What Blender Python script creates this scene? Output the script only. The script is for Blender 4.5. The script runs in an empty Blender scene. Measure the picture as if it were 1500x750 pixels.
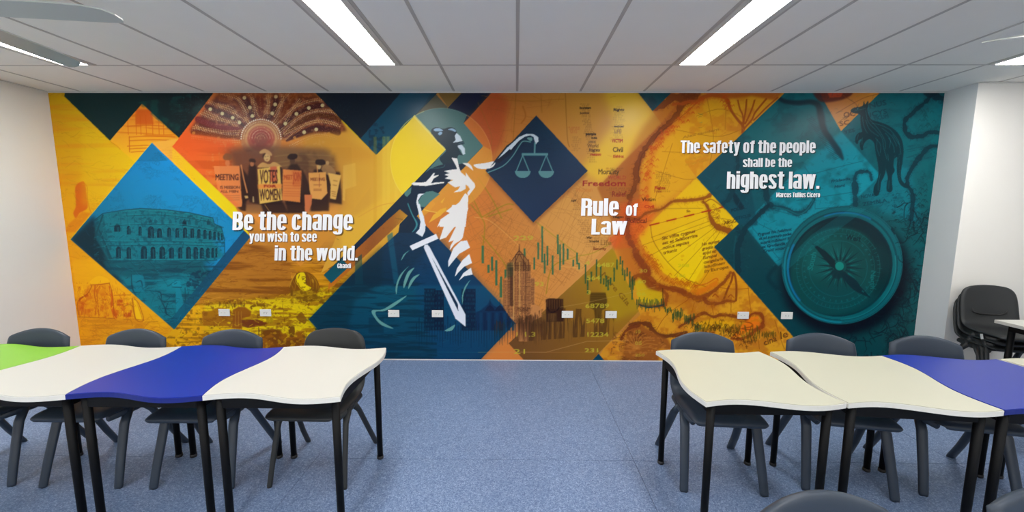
import bpy, bmesh, math, random
import numpy as np
from mathutils import Vector, Matrix

# ------------------------------------------------------------------ camera, light, exposure
C = bpy.context.scene.collection
S = bpy.context.scene
FOCAL = 584.4748            # focal length in pixels of the 1500 x 750 frame
PITCH, YAW, ROLL = 0.11867, -0.00961, 0.00283
CAM_H = 1.56296               # lens height (m)
WALL_Y = 3.9653             # mural wall
CEIL = 2.670
XL, XR = -4.5215, 4.045     # left wall, right return of the mural alcove
PIER_Y = 3.56               # wall to the right of the alcove
BACK_Y = -3.6
XFAR = 6.2

def cam_axes():
    cp, sp = math.cos(PITCH), math.sin(PITCH)
    f = np.array([math.sin(YAW)*cp, math.cos(YAW)*cp, -sp])
    rt = np.array([math.cos(YAW), -math.sin(YAW), 0.0])
    up = np.cross(rt, f)
    c, s = math.cos(ROLL), math.sin(ROLL)
    return c*rt+s*up, -s*rt+c*up, f
AX_R, AX_U, AX_F = cam_axes()

cam = bpy.data.cameras.new('camera')
camo = bpy.data.objects.new('camera', cam); C.objects.link(camo)
cam.sensor_fit = 'HORIZONTAL'; cam.sensor_width = 36.0
cam.lens = FOCAL/1500*36; cam.clip_start = 0.05; cam.clip_end = 60
M3 = Matrix(((AX_R[0], AX_U[0], -AX_F[0]), (AX_R[1], AX_U[1], -AX_F[1]), (AX_R[2], AX_U[2], -AX_F[2])))
camo.matrix_world = Matrix.Translation((0, 0, CAM_H)) @ M3.to_4x4()
S.camera = camo

world = bpy.data.worlds.new('world'); S.world = world; world.use_nodes = True
world.node_tree.nodes['Background'].inputs[0].default_value = (1.0, 0.96, 0.88, 1)
world.node_tree.nodes['Background'].inputs[1].default_value = 2.1
S.view_settings.view_transform = 'Standard'; S.view_settings.look = 'None'
S.view_settings.gamma = 1.0; S.view_settings.exposure = 0.31
S.view_settings.use_curve_mapping = False
PANEL_POWER = 30.0          # radiance of the ceiling light diffusers
PRINT_GAIN = 0.75

def ray(x, y):
    return (x-750)/FOCAL*AX_R - (y-375)/FOCAL*AX_U + AX_F
def on_z(x, y, z):          # a point measured on the photograph, on the level z
    d = ray(x, y); t = (z-CAM_H)/d[2]
    return (d[0]*t, d[1]*t)
def on_wall(x, y, Y=WALL_Y):
    d = ray(x, y); t = Y/d[1]
    return (d[0]*t, d[2]*t+CAM_H)

def lin(c):
    c = np.asarray(c, float)/255.0
    return np.where(c <= 0.04045, c/12.92, ((c+0.055)/1.055)**2.4)
PIER_Y = 3.688
# ------------------------------------------------------------------ materials and mesh helpers
MATS = {}
def mat(name, col, rough=.6, var=0.0, scale=8.0, bump=0.0, bscale=200.0, spec=.5, metal=0.0, emit=None, coat=0.0):
    if name in MATS: return MATS[name]
    m = bpy.data.materials.new(name); m.use_nodes = True; nt = m.node_tree; b = nt.nodes['Principled BSDF']
    c = tuple(float(v) for v in lin(col))+(1,)
    b.inputs['Base Color'].default_value = c
    b.inputs['Roughness'].default_value = rough; b.inputs['Metallic'].default_value = metal
    b.inputs['Specular IOR Level'].default_value = spec
    if coat: b.inputs['Coat Weight'].default_value = coat; b.inputs['Coat Roughness'].default_value = .2
    tc = nt.nodes.new('ShaderNodeTexCoord')
    if var:
        n = nt.nodes.new('ShaderNodeTexNoise'); n.inputs['Scale'].default_value = scale; n.inputs['Detail'].default_value = 5
        mx = nt.nodes.new('ShaderNodeMix'); mx.data_type = 'RGBA'; mx.blend_type = 'MIX'
        mx.inputs[6].default_value = tuple(v*(1-var) for v in c[:3])+(1,); mx.inputs[7].default_value = tuple(min(v*(1+var), 1) for v in c[:3])+(1,)
        nt.links.new(tc.outputs['Object'], n.inputs['Vector']); nt.links.new(n.outputs['Fac'], mx.inputs[0]); nt.links.new(mx.outputs[2], b.inputs['Base Color'])
    if bump:
        n2 = nt.nodes.new('ShaderNodeTexNoise'); n2.inputs['Scale'].default_value = bscale; n2.inputs['Detail'].default_value = 3
        bp = nt.nodes.new('ShaderNodeBump'); bp.inputs['Strength'].default_value = bump; bp.inputs['Distance'].default_value = .002
        nt.links.new(tc.outputs['Object'], n2.inputs['Vector']); nt.links.new(n2.outputs['Fac'], bp.inputs['Height']); nt.links.new(bp.outputs[0], b.inputs['Normal'])
    if emit:
        b.inputs['Emission Color'].default_value = emit[0]; b.inputs['Emission Strength'].default_value = emit[1]
    MATS[name] = m; return m

def floor_mat():
    m = mat('speckled_vinyl', (100, 119, 158), .42, spec=.4); nt = m.node_tree; b = nt.nodes['Principled BSDF']
    tc = nt.nodes.new('ShaderNodeTexCoord'); geo = nt.nodes.new('ShaderNodeNewGeometry')
    v = nt.nodes.new('ShaderNodeTexVoronoi'); v.inputs['Scale'].default_value = 190
    nt.links.new(geo.outputs['Position'], v.inputs['Vector'])
    r = nt.nodes.new('ShaderNodeValToRGB'); e = r.color_ramp.elements
    e[0].position = 0; e[0].color = tuple(float(x) for x in lin((88, 108, 144)))+(1,)
    e[1].position = 1; e[1].color = tuple(float(x) for x in lin((150, 168, 200)))+(1,)
    a = r.color_ramp.elements.new(.35); a.color = tuple(float(x) for x in lin((106, 128, 164)))+(1,)
    a = r.color_ramp.elements.new(.72); a.color = tuple(float(x) for x in lin((118, 140, 175)))+(1,)
    sep = nt.nodes.new('ShaderNodeSeparateColor'); nt.links.new(v.outputs['Color'], sep.inputs[0]); nt.links.new(sep.outputs[0], r.inputs[0])
    n = nt.nodes.new('ShaderNodeTexNoise'); n.inputs['Scale'].default_value = 1.3; n.inputs['Detail'].default_value = 4
    nt.links.new(geo.outputs['Position'], n.inputs['Vector'])
    mr = nt.nodes.new('ShaderNodeMapRange'); mr.inputs['To Min'].default_value = .9; mr.inputs['To Max'].default_value = 1.1
    nt.links.new(n.outputs['Fac'], mr.inputs['Value'])
    mx = nt.nodes.new('ShaderNodeMix'); mx.data_type = 'RGBA'; mx.blend_type = 'MULTIPLY'; mx.inputs[0].default_value = 1
    nt.links.new(r.outputs[0], mx.inputs[6]); nt.links.new(mr.outputs[0], mx.inputs[7]); nt.links.new(mx.outputs[2], b.inputs['Base Color'])
    bp = nt.nodes.new('ShaderNodeBump'); bp.inputs['Strength'].default_value = .12; bp.inputs['Distance'].default_value = .001
    nt.links.new(sep.outputs[1], bp.inputs['Height']); nt.links.new(bp.outputs[0], b.inputs['Normal'])
    return m

def link(name, me, m=None, parent=None, loc=None, kind=None, label=None):
    o = bpy.data.objects.new(name, me); C.objects.link(o)
    if m is not None and len(me.materials) == 0: me.materials.append(m)
    if parent: o.parent = parent
    if loc: o.location = loc
    if kind: o['kind'] = kind
    if label: o['label'] = label
    return o
def from_bm(name, bm, m=None, parent=None, smooth_=False, **k):
    bmesh.ops.recalc_face_normals(bm, faces=bm.faces)
    me = bpy.data.meshes.new(name); bm.to_mesh(me); bm.free()
    if smooth_: me.shade_smooth()
    return link(name, me, m, parent, **k)
def bm_box(bm, x0, x1, y0, y1, z0, z1, bevel=0):
    r = bmesh.ops.create_cube(bm, size=1)
    for v in r['verts']:
        v.co = Vector(((x0+x1)/2+v.co.x*(x1-x0), (y0+y1)/2+v.co.y*(y1-y0), (z0+z1)/2+v.co.z*(z1-z0)))
    if bevel:
        es = list({e for v in r['verts'] for e in v.link_edges})
        bmesh.ops.bevel(bm, geom=es, offset=bevel, segments=2, affect='EDGES', profile=.6)
def bx(name, x0, x1, y0, y1, z0, z1, m, parent=None, bevel=0, **k):
    bm = bmesh.new(); bm_box(bm, x0, x1, y0, y1, z0, z1, bevel); return from_bm(name, bm, m, parent, **k)
def bm_tube(bm, pts, radii, n=14, flat=1.0, flat_dir=None, cap=True):
    """sweep an (optionally flattened) round section along pts"""
    P = [Vector(p) for p in pts]; rings = []
    for i, p in enumerate(P):
        t = (P[min(i+1, len(P)-1)]-P[max(i-1, 0)]).normalized()
        a = Vector(flat_dir) if flat_dir else (Vector((1, 0, 0)) if abs(t.x) < .9 else Vector((0, 1, 0)))
        a = (a-t*a.dot(t)).normalized(); b = t.cross(a); r = radii[i] if hasattr(radii, '__len__') else radii
        rings.append([bm.verts.new(p+a*math.cos(2*math.pi*k/n)*r+b*math.sin(2*math.pi*k/n)*r*flat) for k in range(n)])
    for i in range(len(rings)-1):
        for k in range(n): bm.faces.new((rings[i][k], rings[i][(k+1) % n], rings[i+1][(k+1) % n], rings[i+1][k]))
    if cap: bm.faces.new(rings[0][::-1]); bm.faces.new(rings[-1])
    return rings
def thing(name, label, cat, loc=(0, 0, 0), rz=0, group=None):
    o = bpy.data.objects.new(name, None); C.objects.link(o); o.location = loc; o.rotation_euler = (0, 0, rz)
    o.empty_display_size = .1
    o['label'] = label; o['category'] = cat
    if group: o['group'] = group
    return o
def tag(o, label, cat, group=None):
    o['label'] = label; o['category'] = cat
    if group: o['group'] = group
    return o
def dup(root, loc, rz, label, group=None):
    r = root.copy(); C.objects.link(r); r.location = loc; r.rotation_euler = (0, 0, rz); r['label'] = label
    if group: r['group'] = group
    for ch in list(root.children):
        c = ch.copy(); C.objects.link(c); c.parent = r
        for g in list(ch.children):
            d = g.copy(); C.objects.link(d); d.parent = c
    return r

# ------------------------------------------------------------------ the room
PAINT = mat('white_wall_paint', (236, 233, 226), .75, var=.02, scale=3, bump=.15, bscale=90, spec=.3)
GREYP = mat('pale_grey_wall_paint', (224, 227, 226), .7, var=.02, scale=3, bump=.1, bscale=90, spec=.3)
VINYL = floor_mat()
SEAM = mat('dark_seam', (60, 72, 100), .6)
T = .1
bx('wall_back', XL-T, XR+T, WALL_Y+.002, WALL_Y+.12, 0, CEIL, PAINT, kind='structure')
bx('wall_left', XL-T, XL, BACK_Y, WALL_Y+.002, 0, CEIL, PAINT, kind='structure')
pier = bx('wall_right', XR, XFAR+T, PIER_Y, WALL_Y+.002, 0, CEIL, PAINT, kind='structure')
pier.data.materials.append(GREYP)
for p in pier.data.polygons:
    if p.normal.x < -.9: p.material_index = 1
bx('wall_far_right', XFAR, XFAR+T, BACK_Y, PIER_Y, 0, CEIL, PAINT, kind='structure')
bm = bmesh.new()          # wall behind the camera; unseen window openings added to brighten the room
bm_box(bm, XL-T, XFAR+T, BACK_Y-T, BACK_Y, 0, .85); bm_box(bm, XL-T, XFAR+T, BACK_Y-T, BACK_Y, 2.45, CEIL)
WX = [(-4.1, -2.0), (-1.6, .5), (.9, 3.0)]
px_ = XL-T
for a, b in WX+[(XFAR+T, 0)]: bm_box(bm, px_, a, BACK_Y-T, BACK_Y, .85, 2.45); px_ = b
from_bm('wall_front', bm, PAINT, kind='structure')
WFR = mat('added_window_frame_white', (225, 225, 222), .4)  # frames of the openings added for daylight fill, out of view
for i, (a, b) in enumerate(WX):
    bm = bmesh.new(); m_ = (a+b)/2
    for q in ((a, b, .85, .9), (a, b, 2.4, 2.45), (a, a+.05, .9, 2.4), (b-.05, b, .9, 2.4), (m_-.025, m_+.025, .9, 2.4)): bm_box(bm, q[0], q[1], BACK_Y-.07, BACK_Y-.03, q[2], q[3])
    from_bm('added_window_%d' % (i+1), bm, WFR, kind='structure')
fl = bx('floor', XL-T, XFAR+T, BACK_Y-T, WALL_Y+.1, -.08, -.0025, SEAM, kind='structure')
ys = [BACK_Y, .33, 2.331, WALL_Y]; xs = [[XL, -1.25, .742, 2.74, 4.74, XFAR]]*3
for j in range(3):
    for i in range(5):
        g = .0014
        y1 = ys[j+1]; x1 = xs[j][i+1]
        if j == 2 and i >= 3: y1 = PIER_Y if i == 4 else y1
        bx('vinyl_sheet', xs[j][i]+g, x1-g, ys[j]+g, y1-g, -.0025, 0, VINYL, fl)
# suspended ceiling: slab above, exposed bars, lay-in tiles, surface diffusers set in half tiles
TILE = mat('ceiling_tile', (241, 239, 232), .9, var=.015, scale=6, bump=.35, bscale=260, spec=.15)
BARM = mat('ceiling_bar', (186, 182, 176), .55, spec=.3)
cl = bx('ceiling', XL-T, XFAR+T, BACK_Y-T, WALL_Y+.12, CEIL+.03, CEIL+.1, PAINT, kind='structure')
GX0 = .006; SY = WALL_Y-.711
kx = [GX0+.6*k for k in range(-8, 12)]; xe = [XL]+[x for x in kx if XL+.05 < x < XFAR-.05]+[XFAR]
ye = [BACK_Y]+[SY-1.2*k for k in range(5, -1, -1) if SY-1.2*k > BACK_Y+.1]+[WALL_Y]
LIGHT_X = [GX0+.6*k for k in (-6, -2, 2, 6)]; LIGHT_Y = [SY-1.2, SY-3.6, SY-6.0]
bw = .011
full = {}
for x in xe[1:-1]: bx('ceiling_bar', x-bw, x+bw, BACK_Y, WALL_Y if x < XR else PIER_Y, CEIL-.002, CEIL+.006, BARM, cl)
for x in LIGHT_X:
    for y in LIGHT_Y: bx('ceiling_bar', x+.3-bw, x+.3+bw, y+bw, y+1.2-bw, CEIL-.002, CEIL+.006, BARM, cl)
for y in ye[1:-1]: bx('cross_bar', XL, XFAR, y-bw*.7, y+bw*.7, CEIL-.0015, CEIL+.006, BARM, cl)
for j in range(len(ye)-1):
    for i in range(len(xe)-1):
        x0, x1, y0, y1 = xe[i]+bw, xe[i+1]-bw, ye[j]+bw*.7, ye[j+1]-bw*.7
        if y1 > PIER_Y and x0 > XR-.1: y1 = PIER_Y
        lit = any(abs(xe[i]-lx) < .01 for lx in LIGHT_X) and any(abs(ye[j]-ly) < .01 for ly in LIGHT_Y)
        if lit: x0 += .3
        k = (round(x1-x0, 3), round(y1-y0, 3))
        if k not in full:
            bm = bmesh.new(); bm_box(bm, 0, k[0], 0, k[1], 0, .014)
            me = bpy.data.meshes.new('ceiling_tile'); bm.to_mesh(me); bm.free(); me.materials.append(TILE); full[k] = me
        link('ceiling_tile', full[k], None, cl, loc=(x0, y0, CEIL))
# wall angle trims where ceiling meets walls
TRIM = mat('white_trim', (214, 213, 208), .5)
bx('trim_1', XL, XR, WALL_Y-.02, WALL_Y-.001, CEIL-.008, CEIL-.0022, TRIM, kind='structure')
bx('trim_2', XL+.0005, XL+.02, BACK_Y, WALL_Y-.021, CEIL-.008, CEIL-.0022, TRIM, kind='structure')
bx('trim_3', XR+.001, XFAR, PIER_Y-.02, PIER_Y-.001, CEIL-.008, CEIL-.0022, TRIM, kind='structure')

# light fittings
DIFF = mat('lit_diffuser', (250, 250, 250), .5, emit=((1.0, .985, .955, 1), PANEL_POWER))
FRAME = mat('light_frame', (206, 204, 198), .45)
def light(x, y, label):
    t = thing('ceiling_light', label, 'light', (x+.15, y+.6, CEIL), 0, 'recessed ceiling lights')
    w, L = .139, .589
    bm = bmesh.new()
    bm_box(bm, -w, -.1, -L, L, -.006, .012); bm_box(bm, .1, w, -L, L, -.006, .012)
    bm_box(bm, -.1, .1, -L, -L+.012, -.006, .012); bm_box(bm, -.1, .1, L-.006, L, -.006, .012)
    from_bm('frame', bm, FRAME, t)
    bx('diffuser', -.0995, .0995, -L+.0125, L-.0065, -.004, .004, DIFF, t)
names = {(1, 0): 'long lit ceiling light strip left of centre, above the figure of Justice', (2, 0): 'long lit ceiling light strip right of centre, above the quotation about safety',
         (0, 0): 'lit ceiling light strip at far left, partly behind a fan blade', (3, 0): 'lit ceiling light strip at far right above the stacked chairs'}
for i, x in enumerate(LIGHT_X):
    for j, y in enumerate(LIGHT_Y):
        light(x+.0, y, names.get((i, j), 'ceiling light strip %s the room, %s from the left wall' % (('', 'over the middle of', 'near the added windows of')[j], ('first', 'second', 'third', 'fourth')[i])))

# ceiling fans: hubs just outside the picture, blades reach in
BLADE = mat('fan_blade', (176, 180, 172), .28, spec=.6)
def fan(x, y, zb, ang0, label, n=4, R=.73):
    t = thing('ceiling_fan', label, 'fan', (x, y, CEIL), 0, 'white ceiling fans')
    bm = bmesh.new(); bm_tube(bm, [(0, 0, 0), (0, 0, -.03)], [.06, .07], 20); from_bm('canopy', bm, BLADE, t, True)
    bm = bmesh.new(); bm_tube(bm, [(0, 0, -.03), (0, 0, zb+.05)], .012, 12); from_bm('rod', bm, BLADE, t, True)
    bm = bmesh.new(); bm_tube(bm, [(0, 0, zb+.055), (0, 0, zb+.045), (0, 0, zb-.03), (0, 0, zb-.045)], [.05, .09, .09, .06], 28); from_bm('motor', bm, BLADE, t, True)
    for k in range(n):
        a = ang0+k*2*math.pi/n; ca, sa = math.cos(a), math.sin(a)
        outl = [(.085, -.03), (.2, -.045), (R*.7, -.052), (R*.86, -.046), (R*.95, -.03), (R*.99, .0), (R, .03), (R*.985, .048), (R*.9, .052), (.2, .055), (.085, .035)]
        bm = bmesh.new(); rows = []
        for zz in (-.003, .003):
            rows.append([bm.verts.new((r*ca-s*sa, r*sa+s*ca, zb+zz-s*.22)) for r, s in outl])
        bm.faces.new(rows[0][::-1]); bm.faces.new(rows[1])
        for i in range(len(outl)):
            j = (i+1) % len(outl); bm.faces.new((rows[0][i], rows[0][j], rows[1][j], rows[1][i]))
        from_bm('blade', bm, BLADE, t)
# ------------------------------------------------------------------ the printed mural: artwork painted into a fine colour grid on the wall
MT, MB_ = CEIL-0.012, 0.012         # top and bottom of the print
CELL = 0.003
CW = int((XR-XL)/CELL)//2*2; CH = int((MT-MB_)/CELL)//2*2
_gx = (np.arange(CW, dtype=np.float32)+.5)*CELL+XL
_gz = MT-(np.arange(CH, dtype=np.float32)+.5)*CELL
GX, GZ = np.meshgrid(_gx, _gz)
def _proj(X, Z):
    v = [AX_R, AX_U, AX_F]
    a, b, c = [(u[0]*X+u[1]*WALL_Y+u[2]*(Z-CAM_H)).astype(np.float32) for u in v]
    return 750+FOCAL*a/c, 375-FOCAL*b/c
PX, PY = _proj(GX, GZ)              # photograph measurements of every cell, used as drawing units
CV = np.zeros((CH, CW, 3), np.float32)
rng = np.random.default_rng(7)

def cc(p):
    X, Z = on_wall(p[0], p[1])
    return ((X-XL)/CELL, (MT-Z)/CELL)
def V(ox, oy, s):
    return lambda *p: [(ox+a/s, oy+b/s) for a, b in p]
def smooth(pts, n=6, closed=True):
    P = np.array(pts, float); m = len(P); out = []
    for i in range(m if closed else m-1):
        if closed: a, b, c, d = P[i-1], P[i], P[(i+1) % m], P[(i+2) % m]
        else: a, b, c, d = P[max(i-1, 0)], P[i], P[i+1], P[min(i+2, m-1)]
        for k in range(n):
            t = k/n
            out.append(.5*((2*b)+(c-a)*t+(2*a-5*b+4*c-d)*t*t+(3*b-a-3*c+d)*t**3))
    if not closed: out.append(P[-1])
    return [tuple(v) for v in out]
def clipbox(x0, x1, y0, y1):
    return max(int(x0), 0), min(int(x1)+2, CW), max(int(y0), 0), min(int(y1)+2, CH)
def pmask(pts, pad=0):
    P = np.array([cc(p) for p in pts])
    x0, x1, y0, y1 = clipbox(P[:, 0].min()-pad, P[:, 0].max()+pad, P[:, 1].min()-pad, P[:, 1].max()+pad)
    if x1 <= x0 or y1 <= y0: return None
    yy = (np.arange(y0, y1)+.5)[:, None]; xx = (np.arange(x0, x1)+.5)[None, :]
    m = np.zeros((y1-y0, x1-x0), bool)
    for i in range(len(P)):
        ax, ay = P[i-1]; bx, by = P[i]
        if ay == by: continue
        r = ((ay > yy) != (by > yy))[:, 0]
        if not r.any(): continue
        ys = yy[r]
        m[r] ^= xx < ax+(ys-ay)*(bx-ax)/(by-ay)
    return (slice(y0, y1), slice(x0, x1)), m.astype(np.float32)
def blur(m, r):
    r = int(round(r))
    if r < 1: return m
    for _ in range(2):
        for ax in (0, 1):
            pad = [(0, 0), (0, 0)]; pad[ax] = (r+1, r)
            c = np.cumsum(np.pad(m, pad, mode='edge'), axis=ax, dtype=np.float64)
            n = m.shape[ax]
            m = ((np.take(c, range(2*r+1, 2*r+1+n), ax)-np.take(c, range(0, n), ax))/(2*r+1)).astype(np.float32)
    return m
def put(sm, col, a=1.0, mode='n'):
    if sm is None: return
    sl, m = sm
    if callable(col): col = col(PX[sl], PY[sl])
    col = np.asarray(col, np.float32)/255.0
    base = CV[sl]
    if mode == 'n': t = col
    elif mode == 'm': t = base*col
    elif mode == 's': t = 1-(1-base)*(1-col)
    w = (m*a)[..., None]
    CV[sl] = base*(1-w)+t*w
def poly(pts, col, a=1.0, mode='n', soft=0, sm=False):
    if sm: pts = smooth(pts)
    pm = pmask(pts, soft*7)
    if pm is not None and soft: pm = (pm[0], blur(pm[1], soft*2.2))
    put(pm, col, a, mode)
def stroke(pts, w, col, a=1.0, mode='n', sm=True, soft=0, taper=False, rough=0, seed=0):
    if sm and len(pts) > 2: pts = smooth(pts, 5, False)
    P = np.array([cc(p) for p in pts]); n = len(P)
    if rough:
        r = np.random.default_rng(seed); P = P+r.normal(0, rough*2.2, P.shape)
    w = np.broadcast_to(np.asarray(w, float), (n,)) if np.ndim(w) == 0 else np.interp(np.linspace(0, 1, n), np.linspace(0, 1, len(w)), w)
    R = w*1.1
    if taper: R = R*(np.sin(np.linspace(0, math.pi, n))*.85+.15)
    pad = R.max()+2+soft*5
    x0, x1, y0, y1 = clipbox(P[:, 0].min()-pad, P[:, 0].max()+pad, P[:, 1].min()-pad, P[:, 1].max()+pad)
    if x1 <= x0 or y1 <= y0: return
    m = np.zeros((y1-y0, x1-x0), np.float32)
    for i in range(n-1):
        (ax, ay), (bx, by) = P[i], P[i+1]; rr = max(R[i], R[i+1])+1.5
        u0, u1, v0, v1 = clipbox(min(ax, bx)-rr, max(ax, bx)+rr, min(ay, by)-rr, max(ay, by)+rr)
        if u1 <= u0 or v1 <= v0: continue
        xx = (np.arange(u0, u1)+.5)[None, :]; yy = (np.arange(v0, v1)+.5)[:, None]
        L = (bx-ax)**2+(by-ay)**2+1e-9
        t = np.clip(((xx-ax)*(bx-ax)+(yy-ay)*(by-ay))/L, 0, 1)
        d = np.hypot(xx-ax-t*(bx-ax), yy-ay-t*(by-ay))
        k = np.clip(R[i]+(R[i+1]-R[i])*t-d+.5, 0, 1)
        s = (slice(v0-y0, v1-y0), slice(u0-x0, u1-x0))
        m[s] = np.maximum(m[s], k)
    if soft: m = blur(m, soft*2.2)
    put(((slice(y0, y1), slice(x0, x1)), m), col, a, mode)
def dot(p, r, col, a=1.0, ry=None):
    ry = ry or r
    poly([(p[0]+r*math.cos(t), p[1]+ry*math.sin(t)) for t in np.linspace(0, 2*math.pi, 9 if r < 2 else 28, endpoint=False)], col, a)
def ell(p, rx, ry, rot=0, n=48, a0=0, a1=360):
    c, s = math.cos(math.radians(rot)), math.sin(math.radians(rot)); o = []
    for t in np.linspace(math.radians(a0), math.radians(a1), n, endpoint=(a1-a0) % 360 != 0):
        x, y = rx*math.cos(t), ry*math.sin(t); o.append((p[0]+x*c-y*s, p[1]+x*s+y*c))
    return o
def offset(pts, d, step=None):
    P = np.array(smooth(pts, 8, False)); T = np.gradient(P, axis=0); T /= np.linalg.norm(T, axis=1)[:, None]+1e-9
    P = P+np.c_[-T[:, 1], T[:, 0]]*d
    if step:
        L = np.r_[0, np.cumsum(np.linalg.norm(np.diff(P, axis=0), axis=1))]
        s = np.arange(0, L[-1], step); P = np.c_[np.interp(s, L, P[:, 0]), np.interp(s, L, P[:, 1])]
    return P
def vnoise(sx, sy, seed=0, octv=3):
    """value noise over the whole print, sx by sy cells per feature"""
    out = np.zeros((CH, CW), np.float32); amp = 1; tot = 0; r = np.random.default_rng(seed)
    for o in range(octv):
        nx, ny = max(int(CW/sx), 2)+2, max(int(CH/sy), 2)+2
        g = r.random((ny, nx), dtype=np.float32)
        fx = np.arange(CW)/CW*(nx-1.001); fy = np.arange(CH)/CH*(ny-1.001)
        ix = fx.astype(int); iy = fy.astype(int); tx = (fx-ix).astype(np.float32); ty = (fy-iy).astype(np.float32)
        tx = tx*tx*(3-2*tx); ty = ty*ty*(3-2*ty)
        row = g[:, ix]*(1-tx)+g[:, ix+1]*tx
        out += amp*(row[iy]*(1-ty)[:, None]+row[iy+1]*ty[:, None]); tot += amp
        amp *= .55; sx /= 2; sy /= 2
        if sx < 2 or sy < 2: break
    return out/tot
def lerp(c0, c1, t):
    t = np.clip(t, 0, 1)[..., None]; return np.asarray(c0, np.float32)*(1-t)+np.asarray(c1, np.float32)*t
def hgrad(*st):       # colour stops along x (px)
    xs = [s[0] for s in st]
    return lambda x, y: np.stack([np.interp(x, xs, [s[1][k] for s in st]) for k in range(3)], -1)
def vgrad(*st):
    ys = [s[0] for s in st]
    return lambda x, y: np.stack([np.interp(y, ys, [s[1][k] for s in st]) for k in range(3)], -1)
def grad2(tl, tr, bl, br, x0, x1, y0, y1):
    return lambda x, y: lerp(tl, tr, (x-x0)/(x1-x0))*(1-np.clip((y-y0)/(y1-y0), 0, 1)[..., None])+lerp(bl, br, (x-x0)/(x1-x0))*np.clip((y-y0)/(y1-y0), 0, 1)[..., None]
def tex(pts, field, lo, hi, col, a=1.0, mode='n', soft=0):
    """lay colour inside pts where field lies between lo and hi"""
    pm = pmask(pts, soft*7)
    if pm is None: return
    sl, m = pm
    if soft: m = blur(m, soft*2.2)
    f = field[sl]
    put((sl, m*np.clip((f-lo)/(hi-lo), 0, 1)), col, a, mode)

def coast(pts, w, dark, wash, seed=0, a=.9, hair=1.0, washw=1.0, density=1.0):
    """an engraved shore line: soft wash, ragged core, dark rims and short hatching hairs"""
    r = np.random.default_rng(seed); P = np.array(smooth(pts, 8, False))
    L = np.r_[0, np.cumsum(np.linalg.norm(np.diff(P, axis=0), axis=1))]
    s = np.arange(0, L[-1], 1.6); P = np.c_[np.interp(s, L, P[:, 0]), np.interp(s, L, P[:, 1])]
    if len(P) < 4: return
    W = np.interp(np.linspace(0, 1, len(P)), np.linspace(0, 1, len(w)), w) if np.ndim(w) else np.full(len(P), float(w))
    T = np.gradient(P, axis=0); T /= np.linalg.norm(T, axis=1)[:, None]+1e-9; N = np.c_[-T[:, 1], T[:, 0]]
    k = np.convolve(r.normal(0, 1, len(P)+8), np.ones(5)/5, 'same')[4:-4]; P = P+N*(k*.9)[:, None]
    stroke([tuple(p) for p in P[::3]], list(W[::3]*1.5*washw), wash, .45*a, sm=False, soft=1.6)
    Wj = W*np.clip(1+np.convolve(r.normal(0, .8, len(P)+8), np.ones(3)/3, 'same')[4:-4]*.5, .5, 1.6)
    stroke([tuple(p) for p in P], list(Wj*.92), tuple(.72*np.array(dark)+.28*np.array(wash)), .9*a, sm=False)
    for sd in (-1, 1):
        e = P+N*(sd*Wj*.5)[:, None]; stroke([tuple(p) for p in e], .55, dark, .9*a, sm=False)
        for i in range(0, len(P), 1):
            if r.random() > .62*density: continue
            l = (1.2+r.random()*2.6)*hair*(.6+W[i]*.12); b = e[i]; d = N[i]*sd*l+T[i]*r.normal(0, .9)
            stroke([tuple(b-N[i]*sd*.8), tuple(b+d)], .42, dark, .6*a, sm=False)
def scratches(region, n, ln, col, a, ang=0, jit=12, w=.5, seed=0):
    """short wavering pen strokes scattered inside a region"""
    r = np.random.default_rng(seed); P = np.array(region); x0, y0 = P.min(0); x1, y1 = P.max(0)
    pm = pmask(region)
    if pm is None: return
    sl, m = pm; keep = CV[sl].copy()
    for k in range(n):
        x, y = x0+r.random()*(x1-x0), y0+r.random()*(y1-y0); t = math.radians(ang+r.normal(0, jit)); l = ln*(.3+r.random())
        c, s_ = math.cos(t), math.sin(t); q = r.normal(0, ln*.12)
        stroke([(x-l*c, y-l*s_), (x-s_*q, y+c*q), (x+l*c, y+l*s_)], w*(.6+r.random()*.8), col, a*(.5+.5*r.random()), taper=False)
    CV[sl] = CV[sl]*m[..., None]+keep*(1-m[..., None])
def blotch(region, n, sz, col, a, seed=0, asp=.5):
    r = np.random.default_rng(seed); P = np.array(region); x0, y0 = P.min(0); x1, y1 = P.max(0)
    pm = pmask(region)
    if pm is None: return
    sl, m = pm; keep = CV[sl].copy()
    for k in range(n):
        x, y = x0+r.random()*(x1-x0), y0+r.random()*(y1-y0); s_ = sz*(.3+r.random()**2*1.2); q = 6
        poly([(x+s_*math.cos(t)*(.6+r.random()*.6), y+asp*s_*math.sin(t)*(.6+r.random()*.6)) for t in np.linspace(0, 2*math.pi, q, endpoint=False)], col, a*(.5+.5*r.random()))
    CV[sl] = CV[sl]*m[..., None]+keep*(1-m[..., None])

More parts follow.
